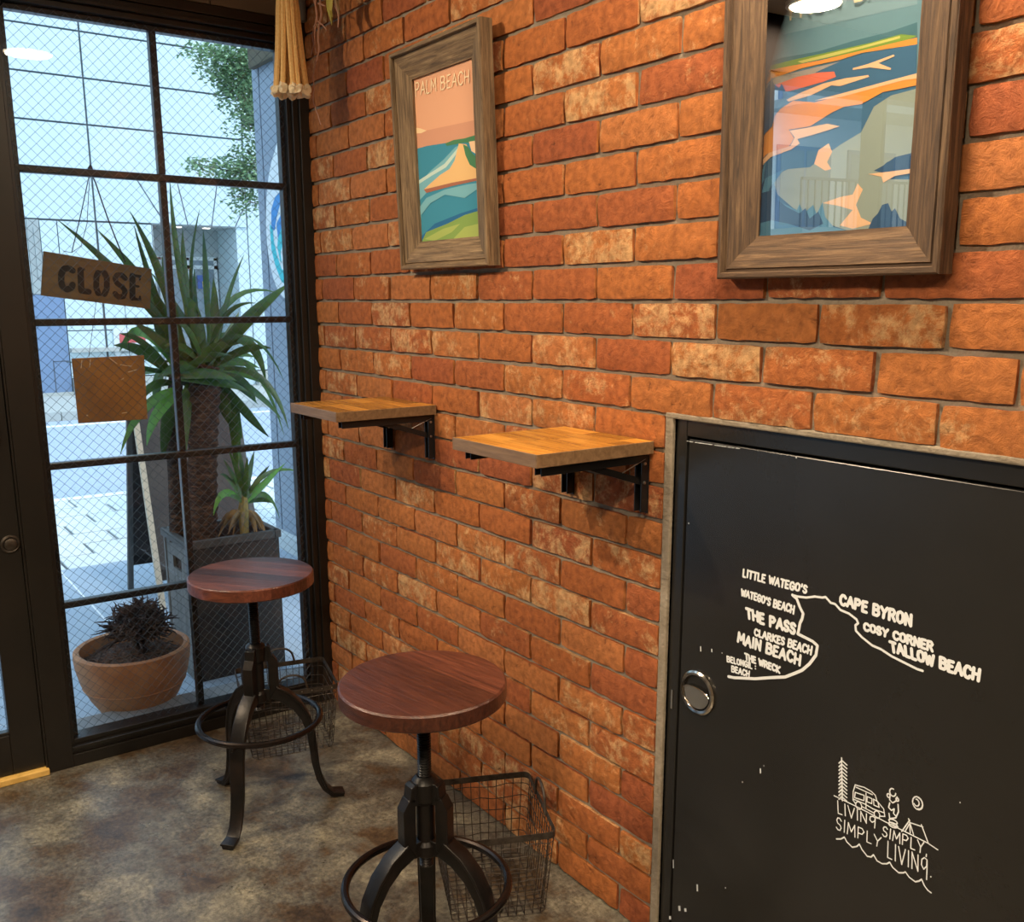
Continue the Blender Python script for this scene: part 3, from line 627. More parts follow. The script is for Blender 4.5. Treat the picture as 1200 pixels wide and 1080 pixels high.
# --- Byron Bay
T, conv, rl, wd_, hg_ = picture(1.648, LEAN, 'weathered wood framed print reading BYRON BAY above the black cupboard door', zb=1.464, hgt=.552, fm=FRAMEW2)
NV = pm('b_navy', 52, 84, 118); OR = pm('b_orange', 226, 150, 72); CR = pm('b_cream', 232, 190, 150); WT = pm('b_water', 66, 108, 142); LG = pm('b_lagoon', 146, 160, 152)
art(T, conv, [
 (pm('b_sky2', 122, 154, 166), [(880, -60), (1075, -100), (1075, 5), (880, 50)]),
 (pm('b_hill', 74, 116, 130), [(880, 79), (915, 68), (960, 60), (1000, 48), (1040, 38), (1075, 26), (1075, 50), (960, 72), (880, 88)]),
 (pm('b_green', 122, 154, 70), [(880, 82), (902, 77), (930, 70), (985, 58), (1020, 50), (1056, 40), (1075, 42), (1057, 50), (1010, 60), (960, 70), (905, 82), (880, 88)]),
 (pm('b_green2', 196, 196, 110), [(935, 72), (975, 62), (1010, 54), (1055, 42), (1055, 45), (1010, 57), (975, 66), (940, 74)]),
 (OR, [(880, 87), (960, 71), (1020, 57), (1075, 44), (1075, 52), (1010, 62), (985, 70), (940, 80), (905, 92), (880, 106)]),
 (WT, [(880, 106), (905, 92), (940, 82), (985, 71), (1010, 63), (1075, 52), (1075, 290), (880, 290)]),
 (pm('b_mauve', 160, 156, 150), [(880, 106), (910, 90), (985, 72), (960, 83), (945, 92), (905, 106), (880, 118)]),
 (pm('b_salmon', 226, 120, 96), [(910, 99), (935, 90), (960, 85), (978, 84), (980, 90), (965, 96), (925, 107), (908, 109)]),
 (CR, [(922, 117), (940, 108), (965, 98), (990, 92), (1018, 88), (1019, 90), (985, 101), (975, 100), (950, 112), (925, 119)]),
 (CR, [(1000, 80), (1018, 75), (1048, 64), (1049, 66), (1030, 74), (1045, 80), (1044, 82), (1020, 79), (1000, 82)]),
 (OR, [(880, 200), (888, 188), (900, 180), (925, 172), (931, 162), (925, 152), (950, 148), (975, 132), (990, 125), (1010, 122), (1035, 108), (1075, 100), (1075, 90), (1040, 96), (1010, 107), (975, 115), (955, 120), (930, 118), (915, 128), (905, 140), (898, 155), (880, 168)]),
 (CR, [(884, 190), (902, 179), (927, 171), (932, 161), (926, 153), (945, 150), (970, 145), (985, 148), (960, 156), (935, 163), (938, 168), (928, 175), (904, 184), (888, 196)]),
 (CR, [(955, 118), (985, 110), (1030, 98), (1060, 90), (1075, 86), (1075, 92), (1060, 94), (1030, 102), (985, 114)]),
 (LG, [(905, 207), (925, 198), (950, 196), (960, 188), (985, 170), (1010, 155), (1025, 125), (1045, 112), (1075, 104), (1075, 178), (1040, 190), (1030, 200), (1045, 210), (1075, 210), (1075, 260), (1000, 272), (940, 252), (912, 228)]),
 (CR, [(960, 176), (972, 168), (976, 178), (970, 190), (975, 198), (968, 200), (955, 192)]),
 (CR, [(985, 264), (1000, 246), (983, 241), (965, 238), (985, 231), (1000, 228), (1006, 215), (1012, 222), (1004, 240), (1010, 255), (1024, 262), (1000, 268)]),
 (NV, [(1075, 178), (1050, 184), (1036, 194), (1025, 200), (1045, 204), (1075, 200)]),
 (CR, [(1018, 204), (1036, 202), (1075, 197), (1075, 202), (1050, 206), (1036, 214), (1034, 207)]),
 (NV, [(880, 172), (880, 114), (889, 113), (893, 108), (896, 100), (899, 104), (903, 98), (905.5, 90), (908, 99), (914, 103), (917, 98), (920, 104), (924, 111), (914, 118), (910, 130), (906, 148), (896, 158), (889, 162)]),
 (pm('b_blue', 86, 138, 168), [(880, 206), (884, 198), (893, 189), (889, 206), (899, 188), (896, 210), (920, 198), (902, 222), (912, 236), (922, 240), (935, 246), (938, 239), (943, 250), (954, 240), (958, 251), (965, 237), (968, 254), (978, 266), (1000, 272), (1030, 266), (1075, 262), (1075, 290), (880, 290)]),
 (NV, [(880, 226), (884, 210), (890, 205), (886, 222), (898, 208), (894, 226), (908, 222), (912, 234), (924, 243), (938, 250), (945, 244), (950, 256), (960, 248), (966, 262), (950, 270), (925, 262), (905, 258), (890, 262), (880, 270)]),
 (NV, [(1018, 270), (1024, 256), (1030, 250), (1035, 240), (1042, 238), (1046, 248), (1050, 244), (1056, 256), (1075, 262), (1075, 276), (1020, 276)])],
 label='poster of a river mouth with orange sand and blue water',
 text=[('BYRON', ((906.5, 29), (987, 6), (905, 11), (986, -14)), .0042), ('BAY', ((1003, 2), (1050, -11), (1002, -18), (1050, -31)), .0042)], wd_=wd_, hg_=hg_, rl=rl, bgm=pm('b_sky', 104, 142, 156))
# ---------------------------------------------------------------- wall shelves
def shelf(x0, label):
    W_, D_, TH = .290, .300, .026
    t = thing('wall_shelf', label, 'shelf', (x0, 0, 1.1165))
    rows = 6; rs = random.Random(int(x0*100))
    for r in range(rows):                       # butcher block strips running along the wall
        ya, yb = -.004-D_*r/rows, -.004-D_*(r+1)/rows; xs = [0]
        while xs[-1] < W_: xs.append(min(W_, xs[-1]+rs.uniform(.10, .2)))
        if xs[-1]-xs[-2] < .03: xs.pop(-2)
        for a, b in zip(xs[:-1], xs[1:]):
            o = obj('wood_strip', MB().box(a, b, ya, yb, 0, TH), SHELFW, t); 
    mb = MB(); mb.box(0, W_, -.304, -.3075, 0, TH); mb.box(W_, W_+.003, -.3075, -.004, 0, TH); mb.box(-.003, 0, -.3075, -.004, 0, TH)
    obj('edge_band', mb, EDGEW, t, bevel=.001)
    for bx in (.012, W_-.034):
        f = obj('bracket', MB().box(bx, bx+.022, -.285, -.002, -.004, 0).box(bx, bx+.003, -.285, -.02, -.020, -.004).box(bx+.019, bx+.022, -.285, -.02, -.020, -.004)
                .box(bx-.001, bx+.023, -.005, -.0015, -.128, -.004).box(bx, bx+.003, -.022, -.005, -.125, -.004).box(bx+.019, bx+.022, -.022, -.005, -.125, -.004), BLKMET, t, bevel=.0006)
        a = Vector((bx+.011, -.155, -.016)); b = Vector((bx+.011, -.012, -.062)); d = (b-a).normalized(); n_ = d.cross(Vector((1, 0, 0)))*.007; s = Vector((.005, 0, 0))
        obj('brace', MB().hexa([a-n_-s, a-n_+s, b-n_+s, b-n_-s, a+n_-s, a+n_+s, b+n_+s, b+n_-s]), BLKMET, f)
        obj('spring_rod', MB().tube([(bx+.021, -.075, -.035), (bx+.021, -.012, -.012)], .0012, 6), SCREW, f)
        for zz in (-.022, -.062, -.098, -.113):
            mb = MB(); yy = -.006 if zz < -.07 else -.0225
            xx = bx+.011 if zz < -.07 else bx+.0225
            if zz < -.07: mb.merge(MB().lathe([(.0035, 0), (.0032, .002), (.0, .0026)], seg=10), Matrix.Translation((xx, yy, zz)) @ Matrix.Rotation(PI/2, 4, 'X'))
            else: mb.merge(MB().lathe([(.0035, 0), (.0032, .002), (.0, .0026)], seg=10), Matrix.Translation((bx+.022, -.014, zz)) @ Matrix.Rotation(PI/2, 4, 'Y'))
            obj('screw_head', mb, SCREW, f)
    return t
shelf(.314, 'small fold-down wooden wall shelf beside the shop window, darker top')
shelf(1.172, 'small fold-down wooden wall shelf next to the black cupboard door, brightly lit top')
# ---------------------------------------------------------------- stools
def clip(poly, n, d):                # keep points with p.n <= d
    o = []
    for i in range(len(poly)):
        a, b = poly[i], poly[(i+1) % len(poly)]; fa = a[0]*n[0]+a[1]*n[1]-d; fb = b[0]*n[0]+b[1]*n[1]-d
        if fa <= 0: o.append(a)
        if fa*fb < 0: t = fa/(fa-fb); o.append((a[0]+(b[0]-a[0])*t, a[1]+(b[1]-a[1])*t))
    return o
def leg_mesh():
    """leg in the xz plane, tangential width along y; fin with slot at the hub and a foot that flares"""
    path = [(.040, .352), (.075, .332), (.105, .300), (.127, .260), (.139, .215), (.144, .165), (.148, .115), (.157, .070), (.172, .034), (.192, .013), (.226, .0085)]
    th = [.040, .036, .031, .027, .024, .022, .021, .020, .018, .017, .016]; wd = [.036, .038, .040, .040, .040, .039, .038, .037, .037, .039, .041]
    rings = []
    for i, (x, z) in enumerate(path):
        a = path[max(0, i-1)]; b = path[min(len(path)-1, i+1)]; t = Vector((b[0]-a[0], 0, b[1]-a[1])).normalized(); n = Vector((t.z, 0, -t.x))  # outward-ish
        if n.x < 0 and i < 8: n = -n
        n = Vector((-t.z, 0, t.x)); h = th[i]/2; w_ = wd[i]/2; p = Vector((x, 0, z)); c = .0035
        sec = [(-h, -w_*.72), (-h, w_*.72), (-h+c, w_*.80), (h-.007, w_*.80), (h-.006, w_), (h-.001, w_), (h, w_-c), (h, -w_+c), (h-.001, -w_), (h-.006, -w_), (h-.007, -w_*.80), (-h+c, -w_*.80)]
        rings.append([p+n*u+Vector((0, v, 0)) for u, v in sec])
    mb = MB().loft(rings)
    w_ = .013
    def pr(pts, w_): mb.prism([Vector((x, -w_, z)) for x, z in pts], (0, 2*w_, 0))
    pr([(.030, .345), (.052, .340), (.057, .352), (.057, .440), (.044, .462), (.030, .462)], .014)      # outer web of the fin
    pr([(.006, .445), (.031, .445), (.031, .490), (.010, .492)], .013)                                   # collar top
    pr([(.030, .455), (.042, .458), (.038, .486), (.030, .490)], .014)
    pr([(.006, .330), (.036, .330), (.036, .360), (.006, .366)], .011)                                   # bridge below the slot
    pr([(.0, .445), (.034, .445), (.034, .456), (.0, .456)], .012)
    return mb
LEGMB = leg_mesh()
def stool(x, y, legrot, seat_z, seat_r, seatrot, nplank, label, ringz, tilt=(0, 0)):
    t = thing('bar_stool', label, 'stool', (x, y, 0), 0)
    SH = .034; circ_ = [(seat_r*math.cos(2*PI*k/72), seat_r*math.sin(2*PI*k/72)) for k in range(72)]
    rs = random.Random(int(x*1000)); cuts = [-seat_r]
    for k in range(1, nplank): cuts.append(-seat_r+2*seat_r*(k+rs.uniform(-.12, .12))/nplank)
    cuts.append(seat_r)
    for a, b in zip(cuts[:-1], cuts[1:]):
        poly = clip(clip(circ_, (0, 1), b), (0, -1), -a)
        mb = MB(); 
        inner = [(px_*(1-.0035/seat_r) if math.hypot(px_, py_) > seat_r*.985 else px_, py_*(1-.0035/seat_r) if math.hypot(px_, py_) > seat_r*.985 else py_) for px_, py_ in poly]
        mb.loft([[Vector((p[0], p[1], z)) for p in q] for q, z in ((inner, -SH), (poly, -SH+.003), (poly, -.0035), (inner, 0))])
        o = obj('seat_plank', mb, SEATW, t, smooth=.5); o.location = (0, 0, seat_z); o.rotation_euler = (tilt[0], tilt[1], seatrot)
    obj('seat_flange', MB().lathe([(.0, -.004), (.060, -.004), (.060, 0), (.0, 0)], (0, 0, seat_z-SH), 24), IRON, t)
    pr = [(.0, .300), (.0125, .300)]; z = .302
    while z < seat_z-SH-.004: pr += [(.0142, z+.0015), (.0115, z+.004)]; z += .0055
    pr += [(.0125, seat_z-SH-.002), (.0, seat_z-SH-.002)]
    obj('threaded_screw', MB().lathe(pr, seg=18), IRON, t, smooth=.3)
    obj('hub', MB().lathe([(.016, .322), (.024, .330), (.024, .352), (.019, .360), (.019, .440), (.026, .450), (.028, .488), (.022, .496), (.0165, .500), (.0145, .500)], seg=24, caps=False), IRON, t, smooth=.5)
    me = None
    for k in range(3):
        if me is None: o = obj('leg', LEGMB, IRON, t, smooth=.5, bevel=.0012); me = o.data
        else:
            o = bpy.data.objects.new('leg', me); COL.objects.link(o); o.parent = t
            b = o.modifiers.new('bevel', 'BEVEL'); b.width = .0012; b.segments = 2; b.limit_method = 'ANGLE'; b.angle_limit = .7
        o.rotation_euler = (0, 0, legrot+k*2*PI/3)
        a = legrot+k*2*PI/3
        bo = obj('ring_bolt', MB().merge(MB().lathe([(.006, -.006), (.0065, .008), (.004, .011), (0, .011)], seg=10), Matrix.Rotation(a, 4, 'Z') @ Matrix.Translation((.160, 0, ringz-.014)) @ Matrix.Rotation(PI/2, 4, 'Y')), IRON, t)
    R_ = .1665
    obj('foot_ring', MB().tube([(R_*math.cos(2*PI*k/64), R_*math.sin(2*PI*k/64), ringz) for k in range(64)], .0088, 10, closed=True), RINGM, t, smooth=True)
    return t
stool(.424, -.492, math.radians(-47), .700, .167, math.radians(38), 6, 'round wooden seat iron stool nearest the window, seat of mixed planks', .272, )
stool(1.348, -.497, math.radians(30), .700, .164, math.radians(10), 3, 'round reddish wooden seat iron stool in the front, before the wire basket', .258, tilt=(.012, .0))
# ---------------------------------------------------------------- wire baskets
def basket(x, y, rz, label):
    t = thing('wire_basket', label, 'basket', (x, y, 0), rz)
    LX, LY, HH = .298, .262, .222; bx, by = LX*.43, LY*.43   # half sizes at the bottom
    tx, ty = LX/2, LY/2; rs = random.Random(5)
    def rr(hx, hy, r, z, n=5):
        o = []
        for cx_, cy_, a0 in ((hx-r, hy-r, 0), (-hx+r, hy-r, PI/2), (-hx+r, -hy+r, PI), (hx-r, -hy+r, 1.5*PI)):
            for k in range(n+1): a = a0+PI/2*k/n; o.append(Vector((cx_+r*math.cos(a), cy_+r*math.sin(a), z)))
        return o
    top = rr(tx, ty, .018, HH); rings = []
    outer = rr(tx, ty, .018, HH); inn = rr(tx-.002, ty-.002, .016, HH)
    mb = MB(); R = [[Vector((o_.x, o_.y, HH-.016)), Vector((o_.x, o_.y, HH)), Vector((i_.x, i_.y, HH)), Vector((i_.x, i_.y, HH-.016))] for o_, i_ in zip(outer, inn)]
    mb.loft(R, closed=True); obj('rim_band', mb, BASKET, t)
    mb = MB(); wr = .0011; jig = lambda: rs.uniform(-.004, .004)
    for k in range(1, 8):
        f = k/7; z = HH*(1-f)+.002
        loop = rr(tx+(bx-tx)*f-.001, ty+(by-ty)*f-.001, .018, z, 4)
        dens = []
        for i in range(len(loop)):
            a, b = loop[i], loop[(i+1) % len(loop)]
            if (b-a).length > .1:
                for q in range(6): p = a.lerp(b, q/6); dens.append(p+Vector((0, 0, jig() if q else 0)))
            else: dens.append(a)
        mb.tube(dens, wr, 5, closed=True)
    def vert(px_, py_, qx, qy):
        mb.tube([(px_, py_, HH-.005), ((px_+qx)/2+jig()*.6, (py_+qy)/2+jig()*.6, HH*.5), (qx, qy, .003)], wr, 5)
    for k in range(13):
        f = -1+2*(k+.5)/13
        for s in (-1, 1): vert(f*tx*.95, s*(ty-.001), f*bx*.95, s*by)
    for k in range(11):
        f = -1+2*(k+.5)/11
        for s in (-1, 1): vert(s*(tx-.001), f*ty*.95, s*bx, f*by*.95)
    m1 = obj('wire_sides', mb, BASKET, t); m1['kind'] = 'stuff'
    mb = MB()
    for k in range(13): f = (-1+2*(k+.5)/13)*bx*.95; mb.tube([(f, -by, .003), (f, by, .003)], wr, 5)
    for k in range(11): f = (-1+2*(k+.5)/11)*by*.95; mb.tube([(-bx, f, .004), (bx, f, .004)], wr, 5)
    m1 = obj('wire_bottom', mb, BASKET, t); m1['kind'] = 'stuff'
    for s in (-1, 1):
        mb = MB(); pts = []
        for k in range(17):
            a = PI*k/16; pts.append((-.048*math.cos(a)*(1 if 0 < k < 16 else 1.1), s*(ty-.004), HH-.012+.062*math.sin(a)**.55))
        mb.tube(pts, .0036, 8)
        obj('handle', mb, BASKET, t, smooth=True)
    mb = MB()
    for k in range(9): 
        for s in (-1, 1): mb.merge(MB().lathe([(.0022, 0), (.002, .001), (0, .0013)], seg=6), Matrix.Translation((-tx*.85+k*tx*.2125, s*ty, HH-.008)) @ Matrix.Rotation(-s*PI/2, 4, 'X'))
    obj('rivets', mb, SCREW, t)['kind'] = 'stuff'
    return t
basket(.052, -.263, math.radians(76), 'wire basket on the floor in the corner under the window, behind the far stool')
basket(1.118, -.183, math.radians(-24), 'wire basket on the floor against the brick wall, behind the near stool')
# ---------------------------------------------------------------- hanging tassel and dried roots
tz = 2.04
T = thing('macrame_tassel', 'thick cream cotton rope tassel hanging in the window corner', 'tassel', (.10, -.168, 2.0))
for k in range(20):
    a = 2*PI*k/14 if k < 14 else 2*PI*(k-14)/6+.4; ro = 1 if k < 14 else .5; pts = []
    for q in range(9):
        f = q/8; r = (.030+.020*f**1.5)*ro*(1 if q else .9)
        pts.append((r*math.cos(a+.25*f*math.sin(k)), r*math.sin(a+.25*f*math.sin(k))*.85, .265-.235*f+random.uniform(-.001, .001)))
    s = obj('strand', MB().tube(pts, .0078, 7), ROPE, T, smooth=True)
    e = Vector(pts[-1]); mb = MB(); mb.lathe([(.005, .006), (.009, .003), (.0115, -.001), (.013, -.006), (.0135, -.011), (.0125, -.016), (.010, -.020), (.006, -.022), (0, -.020)], e, 16)
    mb.v = [tuple(Vector(v)+Vector((noise.noise(Vector(v)*90), noise.noise(Vector(v)*90+Vector((3, 3, 3))), noise.noise(Vector(v)*70)))*.0085) for v in mb.v]
    obj('frayed_end', mb, ROPEEND, s, smooth=True)
obj('binding', MB().lathe([(.016, .25), (.024, .256), (.026, .275), (.024, .292), (.014, .30)], seg=20), ROPE, T, smooth=True)
mb = MB()
for a in (0, 2.1, 4.2): mb.tube([(.008*math.cos(a), .008*math.sin(a), .29), (.012*math.cos(a+1), .012*math.sin(a+1), .45), (.006*math.cos(a+2), .006*math.sin(a+2), CEIL-2.0)], .004, 6)
obj('hanging_cord', mb, ROPE, T)
RT_ = thing('dried_root_bundle', 'dried thin brown roots and a yellow leaf hanging beside the tassel', 'dried plant', (.15, -.10, 2.25))
DR = mat('dry_root', (.42, .22, .15), .9)
def wpt(u, v, y=-.10): return on(1, y, u, v)-Vector((.15, -.10, 2.25))
for pl in ([(377, -14), (375, 0), (377, 15), (374, 30), (373, 42), (374, 60), (370, 75), (367, 90), (368, 105), (367, 118), (370, 128), (376, 146)], [(371, -10), (370, 10), (372, 25), (378, 29), (383, 36)], [(372, 25), (368, 32), (366, 42), (368, 52), (365, 64)], [(368, 0), (372, 14), (370, 28), (369, 45), (370, 60), (371, 62)], [(373, 4), (381, 7)], [(396, -10), (394, 8), (397, 18), (396, 32)]):
    ps = []
    for a, b in zip(pl[:-1], pl[1:]):
        for q in range(3): ps.append((a[0]+(b[0]-a[0])*q/3+random.uniform(-.5, .5), a[1]+(b[1]-a[1])*q/3))
    ps.append(pl[-1]); n_ = len(ps)
    obj('root', MB().tube([wpt(*p) for p in ps], [.0034*(1-.6*i/n_) for i in range(n_)], 5), DR, RT_)
mb = MB(); L_ = [(387, -12, 7), (386, 2, 8), (386, 12, 6), (388, 20, 4), (389, 30, .5)]
mb.loft([[wpt(u-w_*.5, v), wpt(u, v, -.106), wpt(u+w_*.5, v), wpt(u, v, -.099)] for u, v, w_ in L_])
obj('yellow_leaf', mb, mat('yellow_leaf', (.38, .33, .06), .7), RT_, smooth=True)
mb = MB(); L_ = [(393, -14, 4), (394, 2, 5), (397, 12, 5), (398, 17, 1)]
mb.loft([[wpt(u-w_*.5, v), wpt(u, v, -.106), wpt(u+w_*.5, v), wpt(u, v, -.099)] for u, v, w_ in L_])
obj('brown_leaf', mb, DEADLEAF, RT_, smooth=True)
obj('hanging_thread', MB().tube([wpt(377, -14), Vector((0, 0, CEIL-2.25))], .0012, 5).tube([wpt(371, -10), Vector((0, 0, CEIL-2.25))], .0012, 5).tube([wpt(387, -12), Vector((0, 0, CEIL-2.25))], .0012, 5).tube([wpt(396, -10), Vector((0, 0, CEIL-2.25))], .0012, 5).tube([wpt(393, -14), Vector((0, 0, CEIL-2.25))], .0012, 5).tube([wpt(368, 0), Vector((0, 0, CEIL-2.25))], .0012, 5), DR, RT_)
# ---------------------------------------------------------------- signs hung on the outside of the glass
XS = -.250
q = [on(0, XS, *p) for p in ((51, 294), (178, 315), (176, 362), (48, 346))]
T = thing('hanging_sign', 'small wooden sign stencilled CLOSE hung on cords in the window', 'sign', (XS, q[0].y, q[0].z))
o_ = Vector(T.location); q = [p-o_ for p in q]
obj('board', MB().hexa([q[0], q[1], q[2], q[3]]+[p-Vector((.007, 0, 0)) for p in (q[0], q[1], q[2], q[3])]), SIGNWOOD, T, bevel=.001)
def cs(x, y): return on(0, XS+.001, 60+x/6.75, 220+y/6.75)-o_
mb = MB()
def thick(polys):
    for l in polys: n = len(mb.v); mb.v += [tuple(cs(*p)) for p in l]; mb.f.append(tuple(range(n, n+len(l)))); mb.m.append(0)
def bar(pts, w0): ribbon(mb, [cs(*p) for p in pts], w0, (1, 0, 0))
bar([(170, 655), (140, 635), (100, 640), (80, 680), (78, 740), (90, 785), (125, 805), (160, 790), (170, 765)], .0175)
bar([(232, 650), (238, 810)], .018); bar([(238, 815), (298, 822)], .017); bar([(215, 640), (260, 645)], .006)
bar([(372, 670), (358, 700), (356, 790), (372, 835)], .017); bar([(420, 672), (440, 710), (440, 800), (420, 842)], .017); bar([(385, 665), (415, 668)], .008); bar([(380, 842), (412, 846)], .008)
bar([(585, 715), (560, 690), (520, 690), (505, 720), (520, 755), (565, 785), (585, 820), (570, 860), (530, 862), (505, 835)], .0155)
bar([(642, 695), (642, 870)], .018); bar([(630, 690), (705, 700)], .008); bar([(650, 775), (690, 780)], .007); bar([(640, 878), (705, 882)], .008); bar([(702, 700), (700, 725)], .006); bar([(702, 860), (704, 885)], .006)
obj('stencil_letters', mb, STENCIL, T, label='dark stencil word CLOSE')
kn = on(0, -.241, 106, 197)-o_
def cord(pts, r=.0011): return obj('cord', MB().tube([on(0, XS, *p)-o_ for p in pts], r, 6), STENCIL, T)
cord([(105, 196), (104, 208), (95, 250), (84, 296)], .0014); cord([(106, 199), (104, 225), (102, 262), (95, 288), (84, 296), (74, 294)], .0009); cord([(107, 204), (112, 214), (118, 232), (126, 255), (137, 283), (147, 307)], .0020)
obj('knot', MB().tube([(-.010, kn.y, kn.z), (.010, kn.y, kn.z+.006), (.024, kn.y, kn.z-.004)], .004, 6), STENCIL, T)
q = [on(0, -.240, *p) for p in ((84, 420), (169, 416), (173, 491), (92, 496))]; o_ = q[0].copy()
T = thing('amber_sign_plate', 'blank square amber plate hanging below the CLOSE sign', 'sign', o_)
q = [p-o_ for p in q]
obj('plate', MB().hexa(q+[p-Vector((.005, 0, 0)) for p in q]), BRASS, T, bevel=.0008)
mb = MB()
for a, b in (((96, 422), (95, 431)), ((106, 421), (105, 430)), ((141, 427), (146, 428)), ((146, 428), (154, 429)), ((150, 436), (160, 433)), ((142, 445), (145, 443)), ((143, 484), (149, 483)), ((101, 486), (103, 487)), ((128, 419), (137, 426))):
    ribbon(mb, [on(0, -.2395, *a)-o_, on(0, -.2395, *b)-o_], .0016, (1, 0, 0))
obj('scratches', mb, mat('scratch', (.75, .6, .4), .6), T)['kind'] = 'stuff'
obj('cord', MB().tube([on(0, -.243, 104, 418)-o_, on(0, -.243, 113, 352)-o_], .0008, 5).tube([on(0, -.243, 152, 417)-o_, on(0, -.243, 146, 357)-o_], .0008, 5), STENCIL, T)
# ---------------------------------------------------------------- ceiling lights
LD = mat('lamp_housing', (.5, .48, .45), .5)
for i, (x, y, pw, lb) in enumerate(LAMPS):
    t = thing('ceiling_light', lb, 'light', (x, y, CEIL), group='round ceiling downlights')
    obj('housing', MB().lathe([(.125, 0), (.125, -.018), (.110, -.020), (.108, -.012), (.0, -.012)], seg=32), LD, t, smooth=.5)
    obj('diffuser', MB().lathe([(.106, -.013), (.106, -.017), (.0, -.017)], seg=32), emis('diffuser_glow', (1, .86, .66), 14), t)
    ld = bpy.data.lights.new('lamp', 'AREA'); ld.shape = 'DISK'; ld.size = .2; ld.energy = pw; ld.color = WARM; ld.spread = math.radians(165)
    lo = bpy.data.objects.new('lamp_glow', ld); COL.objects.link(lo); lo.parent = t; lo.location = (0, 0, -.024)
SPW = 128
T = thing('added_wall_spot', 'added spotlight out of view, lights the brick wall', 'light', (.50, -1.92, CEIL))  # extra lamp added out of view to carry the wall lighting
obj('track', MB().box(-.25, .45, -.015, .015, -.02, 0), BLKMET, T, bevel=.002)
aim = (Vector((1.75, 0, 1.75))-Vector((.50, -1.92, CEIL-.10))).normalized(); bq = aim.to_track_quat('Z', 'Y').to_matrix().to_4x4()
bT = Matrix.Translation((0, 0, -.09)) @ bq
obj('lamp_head', MB().merge(MB().lathe([(0, -.07), (.028, -.07), (.034, -.05), (.036, .035), (.033, .035), (.031, .0), (0, .0)], seg=24), bT), BLKMET, T, smooth=.5)
obj('swivel', MB().tube([(0, 0, -.02), (0, 0, -.085)], .006, 8), BLKMET, T)
ld = bpy.data.lights.new('spot', 'SPOT'); ld.energy = SPW; ld.color = WARM; ld.spot_size = math.radians(112); ld.spot_blend = .9; ld.shadow_soft_size = .03
lo = bpy.data.objects.new('spot_glow', ld); COL.objects.link(lo); lo.parent = T
lo.matrix_local = Matrix.Translation(Vector((0, 0, -.09))+aim*.045) @ aim.to_track_quat('-Z', 'Y').to_matrix().to_4x4()
# ---------------------------------------------------------------- outside ground
gz = -.02
struct(obj('ground', MB().box(-40, XF-.17, -40, 40, -.3, -.075), TILEJ), 'ground under the street')
pc = sempty('porch', 'smooth grey blue slab in front of the window')
for y0, y1 in ((-6, -2.005), (-1.995, -.455), (-.445, .74)):
    box('slab', PORCH, pc, -2.63, -.33, y0, y1, -.07, gz+.008)
box('slab_joint', WHITEP, pc, -2.63, -.33, -.457, -.443, -.07, gz+.0065)
pv = sempty('pavement', 'pale paving of the street side walk')
mb = MB(); base = obj('joint_bed', MB().box(-4.62, -2.63, -6, 9, -.07, gz-.004), TILEJ, pv)
me = {}; cnt = 0
for i in range(7):
    for j in range(-5, 25):
        w_, l_ = .283, .40; x1 = -2.64-i*w_; y0 = -2.2+j*l_*.5*1.0 if False else -2.4+j*.40+(i % 2)*.2
        v = (i*7+j) % 3
        if v not in me:
            o = obj('paving_tile', MB().box(-w_+.016, 0, 0, l_-.016, -.03, gz+.004+.0015*v), TILE, pv, bevel=.003); me[v] = o.data
        else:
            o = bpy.data.objects.new('paving_tile', me[v]); COL.objects.link(o); o.parent = pv
            b = o.modifiers.new('bevel', 'BEVEL'); b.width = .003; b.segments = 1
        o.location = (x1, y0, 0)
struct(obj('road', MB().box(-10.0, -4.74, -40, 40, -.2, -.04), ROADM), 'pale grey blue asphalt road')
kb = sempty('kerb', 'stone kerbs along the road')
for k in range(-3, 12):
    box('kerb_stone', WHITEP, kb, -4.74, -4.625, k*.8, k*.8+.79, -.2, gz+.006)
    box('kerb_stone', BASEST, kb, -10.25, -10.0, k*1.0-3, k*1.0-2.01, -.2, .07)
struct(obj('far_pavement', MB().box(-12.5, -10.25, -40, 40, -.2, .05), BASEST), 'narrow pavement across the road')
struct(obj('trim_3', MB().box(-9.55, -9.40, -40, 40, -.2, -.036), WHITEP), 'white painted line at the road edge')
# ---------------------------------------------------------------- building across the street
BX = -12.5
BL = thing('building', 'pale panelled building across the street with recessed glass entrance', 'building', (BX, 0, 0))
def bb(name, m, x0, x1, y0, y1, z0, z1, label=None, par=None, bev=0): return box(name, m, par or BL, x0-BX, x1-BX, y0, y1, z0, z1, bevel=bev, label=label)
bb('core_wall', FACD, -20, -14.2, -14, 4.75, 0, 8.3); 
mb = MB(); mb.box(-1.6, -.03, -14, 2.985, .0, 8.3); mb.box(-1.6, -.03, 2.985, 4.48, 2.62, 8.3); mb.box(-1.6, -.03, 4.48, 4.75, 0, 4.05)
obj('joint_wall', mb, FACD, BL)
zl = [2.565, 3.24, 3.906, 4.536, 5.154, 5.78, 6.41, 7.04, 7.67, 8.3]; yl = [-7.26, -4.9, -2.53, -.17, 2.18, 4.48]
for a, b in zip(zl[:-1], zl[1:]):
    for c, d in zip(yl[:-1], yl[1:]):
        bb('facade_panel', FAC, BX-.03, BX, c+.014, d-.014, a+.014, b-.014)
for c, d in ((2.20, 2.97), (1.655, 2.166)):
    for a, b in ((1.0, 2.55), (.30, .985)): bb('facade_panel', FAC, BX-.03, BX, c, d, a, b)
bb('facade_panel', FAC, BX-.03, BX, 4.49, 4.75, .3, 4.04); bb('facade_panel', FAC, BX-.03, BX, 1.42, 1.64, 1.54, 2.55)
bb('facade_panel', FAC, BX-.03, BX, -7.2, 1.24, 1.54, 2.55)
